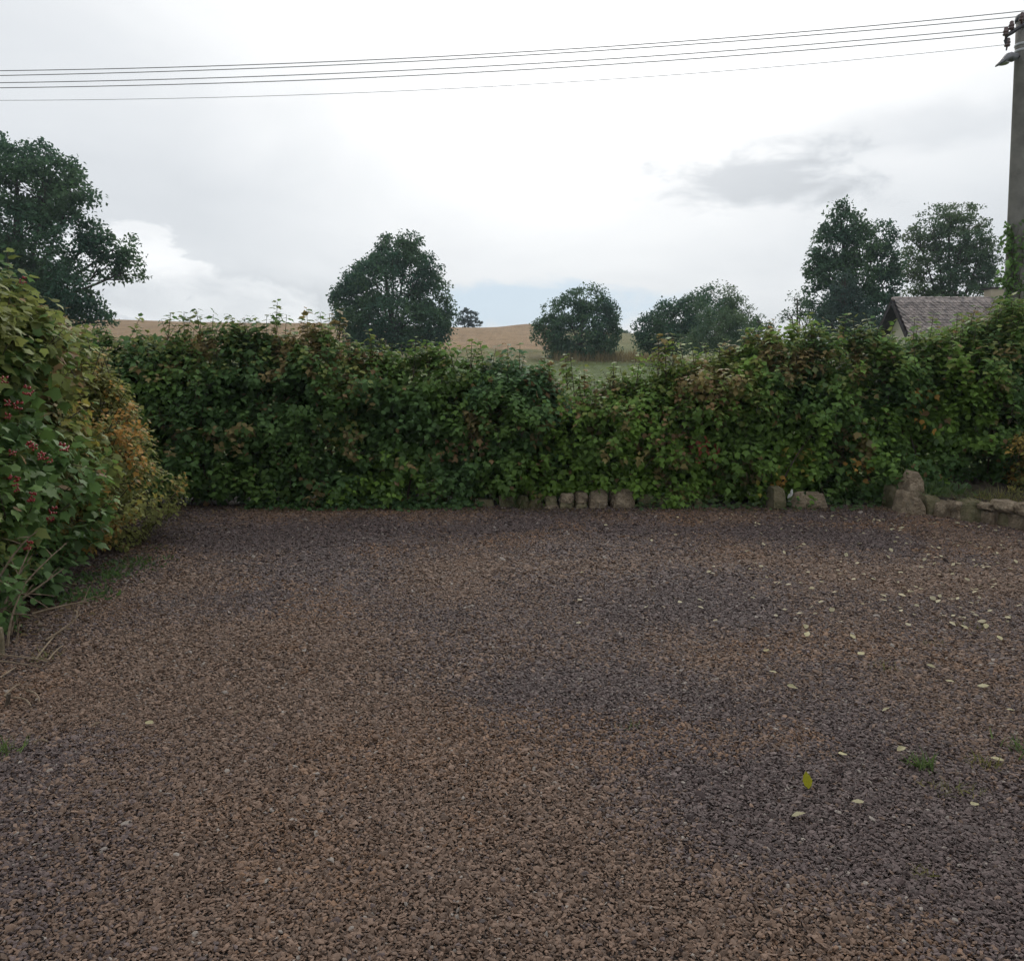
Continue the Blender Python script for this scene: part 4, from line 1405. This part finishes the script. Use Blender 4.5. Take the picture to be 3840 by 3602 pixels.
for (a, b_, c, d, m_, lab, kw) in ((2898, 2956, 1832, 1915, 'stone_moss', 'dark upright slab under the hedge beside the gap with the white cloth', dict(rough=.08, taper=.1)),
                                   (2982, 3125, 1853, 1918, 'stone', 'brown sloping boulder set at the foot of the hedge', dict(rough=.1, taper=.22, lean=-.14))):
    V_, F_ = rock_mesh(P(a, d, yb)[0], P(b_, d, yb)[0], yb, yb + .3, -.03, P(a, c, yb)[2], int(a), sub=4, **kw)
    o = obj('boulder', mesh_np('boulder', V_, F_), M[m_], None, (float(P((a + b_) / 2, d, yb)[0]), yb + .15, 0))
    tag(o, lab, 'boulder')
# white scrap glimpsed between the two stones
wv = []
for (a, b_, c, d) in ((2954, 2968, 1852, 1880), (2964, 2976, 1836, 1870), (2956, 2962, 1870, 1884)):
    q0, q1 = P(a, d, 9.95), P(b_, c, 9.95)
    V_, F_ = rock_mesh(q0[0], q1[0], 9.95, 9.98, q0[2], q1[2], int(a), rough=.25, taper=.3)
    wv.append((V_, F_))
o = obj('white_cloth', mesh_np('white_cloth', *joinVF(wv)), plain('white_cloth', (.62, .62, .60), .8), None, tuple(P(2962, 1880, 9.95)))
tag(o, 'white scrap of cloth glimpsed between two stones under the hedge', 'cloth')

# boulders at the corner
for (a, b_, c, d, Yb, dep, m_, lab, kw) in (
        (3346, 3410, 1820, 1922, 9.62, .3, 'stone_moss', 'greenish slab standing behind the upright boulder', dict(rough=.07, taper=.08)),
        (3396, 3482, 1782, 1915, 9.42, .32, 'stone', 'upright pointed sandstone boulder at the corner of the yard', dict(rough=.16, taper=.12, lean=.08)),
        (3374, 3428, 1848, 1925, 9.30, .22, 'stone', 'leaning slab propped against the left of the upright boulder', dict(rough=.12, taper=.2, lean=.30)),
        (3414, 3478, 1874, 1930, 9.16, .22, 'stone', 'wedge shaped stone lying in front of the upright boulder', dict(rough=.14, taper=.25, lean=.25))):
    lo_, hi_ = P(a, d, Yb), P(b_, c, Yb)
    V_, F_ = rock_mesh(lo_[0], hi_[0], Yb, Yb + dep, -.03, hi_[2], int(a), sub=7, facets=6, **kw)
    o = obj('boulder', mesh_np('boulder', V_, F_), M[m_], None, (float((lo_[0] + hi_[0]) / 2), Yb + dep / 2, 0))
    tag(o, lab, 'boulder')
wall = empty('stone_wall', tuple(G(3690, 1965)), 'low dry stone wall of sandstone blocks along the right side', 'stone wall')
WS = [(3476, 3530, 1858, 1938, 0), (3524, 3596, 1884, 1944, 0), (3590, 3640, 1884, 1917, 1), (3590, 3634, 1914, 1954, 0), (3630, 3712, 1880, 1962, 0), (3706, 3772, 1914, 1976, 0), (3694, 3762, 1892, 1915, 1), (3758, 3850, 1885, 1926, 1), (3772, 3813, 1926, 1984, 0), (3812, 3876, 1936, 1992, 0),
      (3854, 3950, 1890, 1934, 1), (3880, 3960, 1934, 2006, 0), (3955, 4060, 1892, 2020, 0)]
for k, (a, b_, c, d, up) in enumerate(WS):
    xm = (a + b_) / 2
    Yw = G(xm, 1936 + (xm - 3500) * .152)[1]
    stone_px(a, b_, c, d, Yw, .30, wall, 950 + k, m='stone' if k % 4 else 'stone_moss', rough=.13, taper=.06, sink=.0 if up else .03, roundness=.2)

# raised bed behind the low wall
Vb, Fb = [], []
nb = 26
for i in range(nb):
    xm = 3470 + (4250 - 3470) * i / (nb - 1)
    f_ = G(xm, 1936 + (xm - 3500) * .152)
    y0_ = f_[1] + .16
    for j in range(8):
        y = y0_ + (10.6 - y0_) * j / 7
        x = f_[0] + .10 * j
        Vb.append((x, y, .20 + .10 * j / 7 + .05 * math.sin(i * 1.7 + j)))
for i in range(nb - 1):
    for j in range(7):
        Fb.append((i * 8 + j, (i + 1) * 8 + j, (i + 1) * 8 + j + 1, i * 8 + j + 1))
tag(obj('planting_bed', mesh_np('planting_bed', Vb, Fb), M['soil'], None, None, True), 'raised soil bed behind the low stone wall', None, None, 'structure')


# ------------------------------------------------------------------ small plants, grass and leaves on the ground
def tuft(name, label, c, n, h, spread, cols, w=.10, group=None, cat='grass', T=BLADE, lean=.55, kind=None):
    c = np.array(c, float)
    pos = c + np.stack([rng.normal(0, spread, n), rng.normal(0, spread, n), np.full(n, -.005)], -1)
    D = nrm(rng.normal(0, lean, (n, 3)) + np.array((0, 0, 1.0)) + (pos - c) * 4)
    D[:, 2] = np.abs(D[:, 2])
    N = nrm(np.cross(D, rsphere(n)))
    S = h * rng.uniform(.45, 1.2, n)
    wv_ = rng.uniform(size=n)[:, None]
    C_ = (np.array(cols[0]) * (1 - wv_) + np.array(cols[1]) * wv_) * rng.uniform(.8, 1.2, n)[:, None]
    V_, F_, C_ = leaves(T, pos, D, N, S, C_, w)
    o = obj(name, mesh_np(name, V_, F_, C_), M['leaf'], None, tuple(c))
    return tag(o, label, cat, group, kind)


GR = ((.06, .105, .03), (.12, .17, .05))
YG = ((.12, .125, .04), (.2, .18, .06))
for (px, py, n, h, s, cc_, lab) in ((3460, 2870, 60, .075, .024, GR, 'largest fresh green grass tuft in the gravel at lower right'), (3315, 2500, 50, .035, .045, YG, 'flat yellowish weed in the gravel right of centre'), (3640, 2348, 45, .035, .06, YG, 'yellow green weed patch between fallen leaves'),
                               (3835, 2810, 60, .07, .04, GR, 'bright green grass tuft cut by the right edge'), (3692, 2862, 40, .05, .03, YG, 'pale grass tuft beside a fallen leaf at the lower right'), (3545, 2955, 35, .05, .035, YG, 'thin yellowing grass tuft below the largest green one'),
                               (2352, 2722, 30, .03, .03, GR, 'tiny green weed alone in the middle of the gravel'), (0, 2815, 60, .06, .04, GR, 'small green tuft cut by the left edge'), (3650, 2960, 25, .035, .03, YG, 'faint dry tuft near the right edge'),
                               (3450, 3270, 25, .03, .02, YG, 'tiny dry tuft low at the right, near the bottom'), (3500, 2410, 22, .03, .05, YG, 'sparse weed by a pale leaf on the right'), (175, 2462, 30, .06, .03, YG, 'yellow green sprig among the twigs at the left')):
    tuft('grass_tuft', lab, GY(px, py, .012), n, h, s, cc_, group='tufts growing in the gravel')
# green weeds at the foot of the left hedge
for (px, py, n, h, s, lab) in ((520, 2110, 420, .045, .14, 'bright green weed clump at the foot of the orange bush'), (400, 2160, 320, .050, .13, 'low green weed clump under the berry shrub'), (300, 2240, 260, .050, .12, 'weed clump between the berry shrub and the gravel'), (600, 2060, 140, .03, .10, 'small flat weed clump where the gravel turns purple')):
    c0 = G(px, py, .0)
    tuft('weed_clump', lab, c0, n, h, s, ((.05, .10, .035), (.09, .15, .04)), .75, 'weeds along the left hedge', 'weed', T_OVAL, .9)
# low creeping leaves under the hedge
def creeper(label, pxs, py, n, cols):
    px = rng.uniform(pxs[0], pxs[1], n)
    base = np.array([G(a, py + rng.normal(0, 6)) for a in px])
    base[:, 1] += rng.uniform(0, .25, n)
    base[:, 2] = np.abs(rng.normal(0, .06, n)) + .01
    D = nrm(rng.normal(0, 1, (n, 3)) * np.array((1, .6, .3)) + np.array((0, -.6, .1)))
    N = nrm(rng.normal(0, .35, (n, 3)) + np.array((0, -.4, .8)))
    C_ = np.array(cols[0]) + (np.array(cols[1]) - np.array(cols[0])) * rng.uniform(size=(n, 1))
    V_, F_, C_ = leaves(T_LOBED2, base, D, N, .062 * rng.uniform(.7, 1.2, n), C_)
    o = obj('ground_ivy', mesh_np('ground_ivy', V_, F_, C_), M['leaf'], None, tuple(base.mean(0) * np.array((1, 1, 0))))
    tag(o, label, 'ground cover', None, 'stuff')
creeper('green creeping leaves along the foot of the left half of the hedge', (900, 1800), 1912, 900, ((.05, .10, .04), (.08, .15, .045)))
creeper('sparse creeping leaves at the foot of the right half of the hedge', (2380, 3330), 1910, 420, ((.05, .09, .04), (.09, .13, .045)))
for (px, py, n, h, lab) in ((1960, 1904, 90, .16, 'dry grass tuft leaning over the mossy edging stones'), (2010, 1906, 80, .13, 'brown grass tuft at the end of the mossy edging stones'), (1930, 1900, 60, .2, 'green grass tuft hanging over the edging stones under the hedge')):
    c0 = G(px, py + 4)
    tuft('grass_tuft', lab, c0, n, h, .06, (((.10, .10, .04), (.17, .135, .07)) if 'green' not in lab else GR), .05, 'grass by the edging stones')
# grass and weeds on top of the low wall
for (px, py, n, h, sp2, lab) in ((3530, 1872, 110, .13, .10, 'grass tuft on the wall top just right of the upright boulder'), (3620, 1872, 110, .14, .14, 'long grass on the middle of the low wall top'), (3720, 1872, 110, .16, .16, 'long grass above the wall by the capping slabs'), (3810, 1872, 110, .18, .16, 'dry grass on the wall top at the right edge'), (3560, 1840, 220, .13, .16, 'leafy weeds growing behind the upright boulder')):
    c0 = P(px, py + 12, 9.25 if px < 3700 else 8.95)
    c0[2] = .24
    if 'leafy' in lab:
        c0[1] = 9.7
        tuft('weed_clump', lab, c0, n, h, sp2, ((.05, .10, .035), (.10, .15, .04)), .7, None, 'weed', T_OVAL, .9)
    else:
        tuft('grass_tuft', lab, c0, n, h, sp2, GR if px < 3650 else YG, .045, 'grass on the low wall')

# climbing plant on the pole
vine = empty('climbing_vine', tuple(pb + np.array((0, -.25, .3))), 'leafy vine climbing the concrete pole', 'vine')
paths, vp, va = [], [], []
for k in range(7):
    a0_ = rng.uniform(-2.6, .6)
    zt = P(3800, rng.uniform(830, 1000), PY)[2]
    zs = np.linspace(.1, zt, 40)
    ang = a0_ + np.cumsum(rng.normal(0, .14, 40))
    ctr = pb[None] + (pt - pb)[None] * ((zs - pb[2]) / (pt[2] - pb[2]))[:, None]
    rad_ = np.interp(zs, [0, pm[2], pt[2]], [.185, .158, .118]) + .012 + np.abs(rng.normal(0, .02, 40))
    pl = ctr + np.stack([np.cos(ang) * rad_, np.sin(ang) * rad_, 0 * zs], -1)
    paths.append((pl, np.linspace(.012, .004, 40)))
    for z_i in range(40):
        if zs[z_i] < 1.8:
            continue
        for j in range(5):
            out = np.array((np.cos(ang[z_i]), np.sin(ang[z_i]), 0))
            vp.append(pl[z_i] + rng.normal(0, .06, 3))
            va.append(nrm(out + rng.normal(0, .6, 3) + np.array((0, 0, -.3))))
for (px, py) in ((3765, 845), (3755, 900), (3760, 935), (3752, 1010), (3745, 1030), (3770, 860), (3750, 1050), (3830, 960), (3790, 840)):
    q = P(px, py, PY - .1)
    c = pole_at(py + 60) + np.array((-.12, -.1, 0))
    pl = bez(c, q, (0, 0, .05), 5)
    paths.append((pl, np.linspace(.006, .003, 5)))
    for t in np.linspace(.15, 1, 9):
        for j in range(2):
            vp.append(pl[int(t * 4)] + rng.normal(0, .03, 3))
            va.append(nrm(rng.normal(0, 1, 3) + np.array((-.4, -.2, -.2))))
vp, va = np.array(vp), np.array(va)
Cv = (PAL['deep'] * .6 + PAL['green'] * .4) * rng.uniform(.6, 1.5, len(vp))[:, None]
V_, F_, Cv = leaves(T_OVAL, vp, va, nrm(rng.normal(0, .5, (len(vp), 3)) + np.array((-.2, -.6, .6))), .10 * rng.uniform(.6, 1.2, len(vp)), Cv)
tag(obj('foliage', mesh_np('vine_leaves', V_, F_, Cv), M['leaf'], vine), kind='stuff')
obj('stem', mesh_np('vine_stem', *tubes(paths, 5)), M['stem'], vine)

# leaf litter and crumbs along the foot of both hedges
nl = 2600
lx = rng.uniform(640, 3340, 1800)
lb = np.array([G(a, 1912 + abs(rng.normal(0, 9))) for a in lx])
ly = rng.uniform(4.7, 9.3, 800)
ll = np.stack([np.interp(ly, [4.6, 6.0, 8.8, 9.4], [-3.02, -3.2, -3.75, -3.95]) + rng.normal(0, .16, 800), ly, 0 * ly], -1)
lb = np.concatenate([lb, ll])
lb[:, 2] = yard_z(lb[:, 0], lb[:, 1]) + .016
D = nrm(rng.normal(0, 1, (nl, 3)) * np.array((1, 1, .25)))
N = nrm(rng.normal(0, .45, (nl, 3)) + np.array((0, 0, 1.0)))
w = rng.uniform(size=(nl, 1))
Cl = np.array((.07, .045, .028)) * (1 - w) + np.array((.20, .145, .08)) * w
V_, F_, Cl = leaves(T_OVAL, lb, D, N, rng.uniform(.018, .05, nl), Cl)
tag(obj('leaf_litter', mesh_np('leaf_litter', V_, F_, Cl), M['leaf']), 'brown leaf litter along the foot of the hedges', 'leaf litter', None, 'stuff')

# fallen leaves: curled ovals lying on the chips
def fallen_mesh(seed):
    r3 = np.random.default_rng(seed)
    out = [(0, -.5), (.24, -.3), (.34, 0), (.22, .3), (0, .55), (-.22, .3), (-.34, 0), (-.24, -.3)]
    curl = r3.uniform(.15, .9)
    tw = r3.uniform(-.5, .5)
    Vf = [(0, 0, .03)] + [(x, y, curl * x * x * 1.3 + tw * x * y + .2 * abs(y) ** 2 * r3.uniform(-.3, 1)) for x, y in out]
    n = len(out)
    m_ = mesh_np('fallen_leaf', Vf, [(0, 1 + i, 1 + (i + 1) % n) for i in range(n)])
    m_.materials.append(M['leaf_single'])
    return m_


fm = [fallen_mesh(s) for s in range(6)]
FL = [(3022, 2348, 'pale fallen leaf just above a twig on the right gravel'), (3027, 2377, 'pale curled leaf with a short stem lying right of centre'), (3198, 2385, 'small pale leaf right of the stemmed one'), (3229, 2449, 'folded pale leaf above the flat yellowish weed'),
      (2899, 2519, 'narrow pale leaf left of the flat yellowish weed'), (2970, 2574, 'broad flat pale leaf left of the curled one'), (3490, 2496, 'pale leaf lying right of the flat yellowish weed'), (3563, 2553, 'thin grey leaf near the right side'), (3749, 2390, 'bent pale leaf near the right edge'),
      (3686, 2570, 'upright curled leaf near the right edge'), (3323, 2659, 'rounded pale leaf alone in the right gravel'), (3380, 2806, 'humped pale leaf beside the largest grass tuft'), (3791, 2661, 'dull leaf half sunk near the right edge'), (3161, 2826, 'small dry leaf left of the humped one'),
      (3218, 3004, 'dark dry leaf on the lower right gravel'), (3739, 2844, 'pale leaf touching a grass tuft at lower right'), (3655, 3015, 'lowest pale folded leaf at the right'), (2996, 3053, 'flat brown leaf below the bright yellow one'), (3616, 2350, 'leaf lying in the yellow green weed patch'), (3697, 2346, 'brown leaf right of the yellow green weed patch'),
      (560, 2708, 'single tan leaf on the purple gravel at the left'), (2873, 2437, 'pale sliver leaf above the narrow one')]
k = 0
for (px, py, lab) in FL:
    g = GY(px, py, .026)
    o = bpy.data.objects.new('fallen_leaf', fm[k % 6])
    o.location = g
    o.rotation_euler = (rng.normal(0, .25), rng.normal(0, .25), rng.uniform(0, 6.28))
    s = rng.uniform(.040, .054)
    o.scale = (s, s, s)
    v = rng.uniform(.8, 1.2)
    o.color = (.48 * v, .44 * v, .26 * v, 1)
    link(o)
    tag(o, lab, 'leaf', 'fallen leaves on the gravel')
    k += 1
o = bpy.data.objects.new('fallen_leaf', fm[2])
o.location = GY(3027, 2925, .035)
o.rotation_euler = (R(58), R(5), R(8))
o.scale = (.060, .062, .045)
o.color = (.27, .26, .014, 1)
link(o)
tag(o, 'bright yellow leaf standing out on the lower right gravel', 'leaf', 'fallen leaves on the gravel')
r4 = np.random.default_rng(77)
n_small = 0
while n_small < 240:
    px, py = r4.uniform(1950, 3880), 1925 + 420 * r4.uniform() ** 1.5
    w = np.clip((px - 2000) / 1800, 0.05, 1) ** 1.4
    if r4.uniform() > w:
        continue
    g = GY(px, py, .026)
    wl = G(min(px, 4000), 1936 + (px - 3500) * .152)
    if px > 3500 and g[1] > wl[1] - .05:
        continue
    o = bpy.data.objects.new('fallen_leaf', fm[n_small % 6])
    o.location = g
    o.rotation_euler = (r4.normal(0, .3), r4.normal(0, .3), r4.uniform(0, 6.28))
    s = r4.uniform(.028, .054)
    o.scale = (s, s, s)
    v = r4.uniform(.7, 1.25)
    o.color = (.52 * v, .47 * v, .31 * v, 1)
    link(o)
    if py > 2150:
        lab, grp = 'small pale dry leaf on the open gravel well in front of the stones', 'small dry leaves on the open gravel'
    elif px > 3420:
        lab, grp = 'small pale dry leaf on the gravel beside the low stone wall', 'small dry leaves by the low wall'
    elif px > 2750:
        lab, grp = 'small pale dry leaf on the gravel between the boulders and the open yard', 'small dry leaves near the boulders'
    else:
        lab, grp = 'small pale dry leaf on the gravel before the edging stones', 'small dry leaves before the edging stones'
    tag(o, lab, 'leaf', grp)
    n_small += 1

# dry grass at the field edge below the thorn tree
nd = 2600
dxp = rng.uniform(3, 12, nd)
dyp = 59 + rng.normal(0, 1.6, nd)
pos = np.stack([dxp, dyp, terrain_z(dxp, dyp) - .05], -1)
D = nrm(rng.normal(0, .25, (nd, 3)) + np.array((0, 0, 1.0)))
Cd = np.array((.22, .175, .085)) * rng.uniform(.7, 1.25, nd)[:, None]
V_, F_, Cd = leaves(BLADE, pos, D, nrm(np.cross(D, rsphere(nd))), rng.uniform(.4, .9, nd), Cd, .07)
tag(obj('dry_grass', mesh_np('dry_grass', V_, F_, Cd), M['leaf']), 'strip of tall dry grass at the edge of the meadow', 'grass', None, 'stuff')

# ------------------------------------------------------------------ the damp air
V_, F_ = box((0, 180, 5.5), (900, 480, 21))
hz = bpy.data.materials.new('haze')
hz.use_nodes = True
hz.node_tree.nodes.clear()
pv = hz.node_tree.nodes.new('ShaderNodeVolumePrincipled')
pv.inputs['Color'].default_value = (0.72, 0.88, 1.0, 1)
pv.inputs['Density'].default_value = 0.0005
pv.inputs['Anisotropy'].default_value = 0.3
ho = hz.node_tree.nodes.new('ShaderNodeOutputMaterial')
hz.node_tree.links.new(pv.outputs[0], ho.inputs['Volume'])
tag(obj('haze', mesh_np('haze', V_, F_), hz), 'thin damp air over the yard and field', 'haze', None, 'stuff')
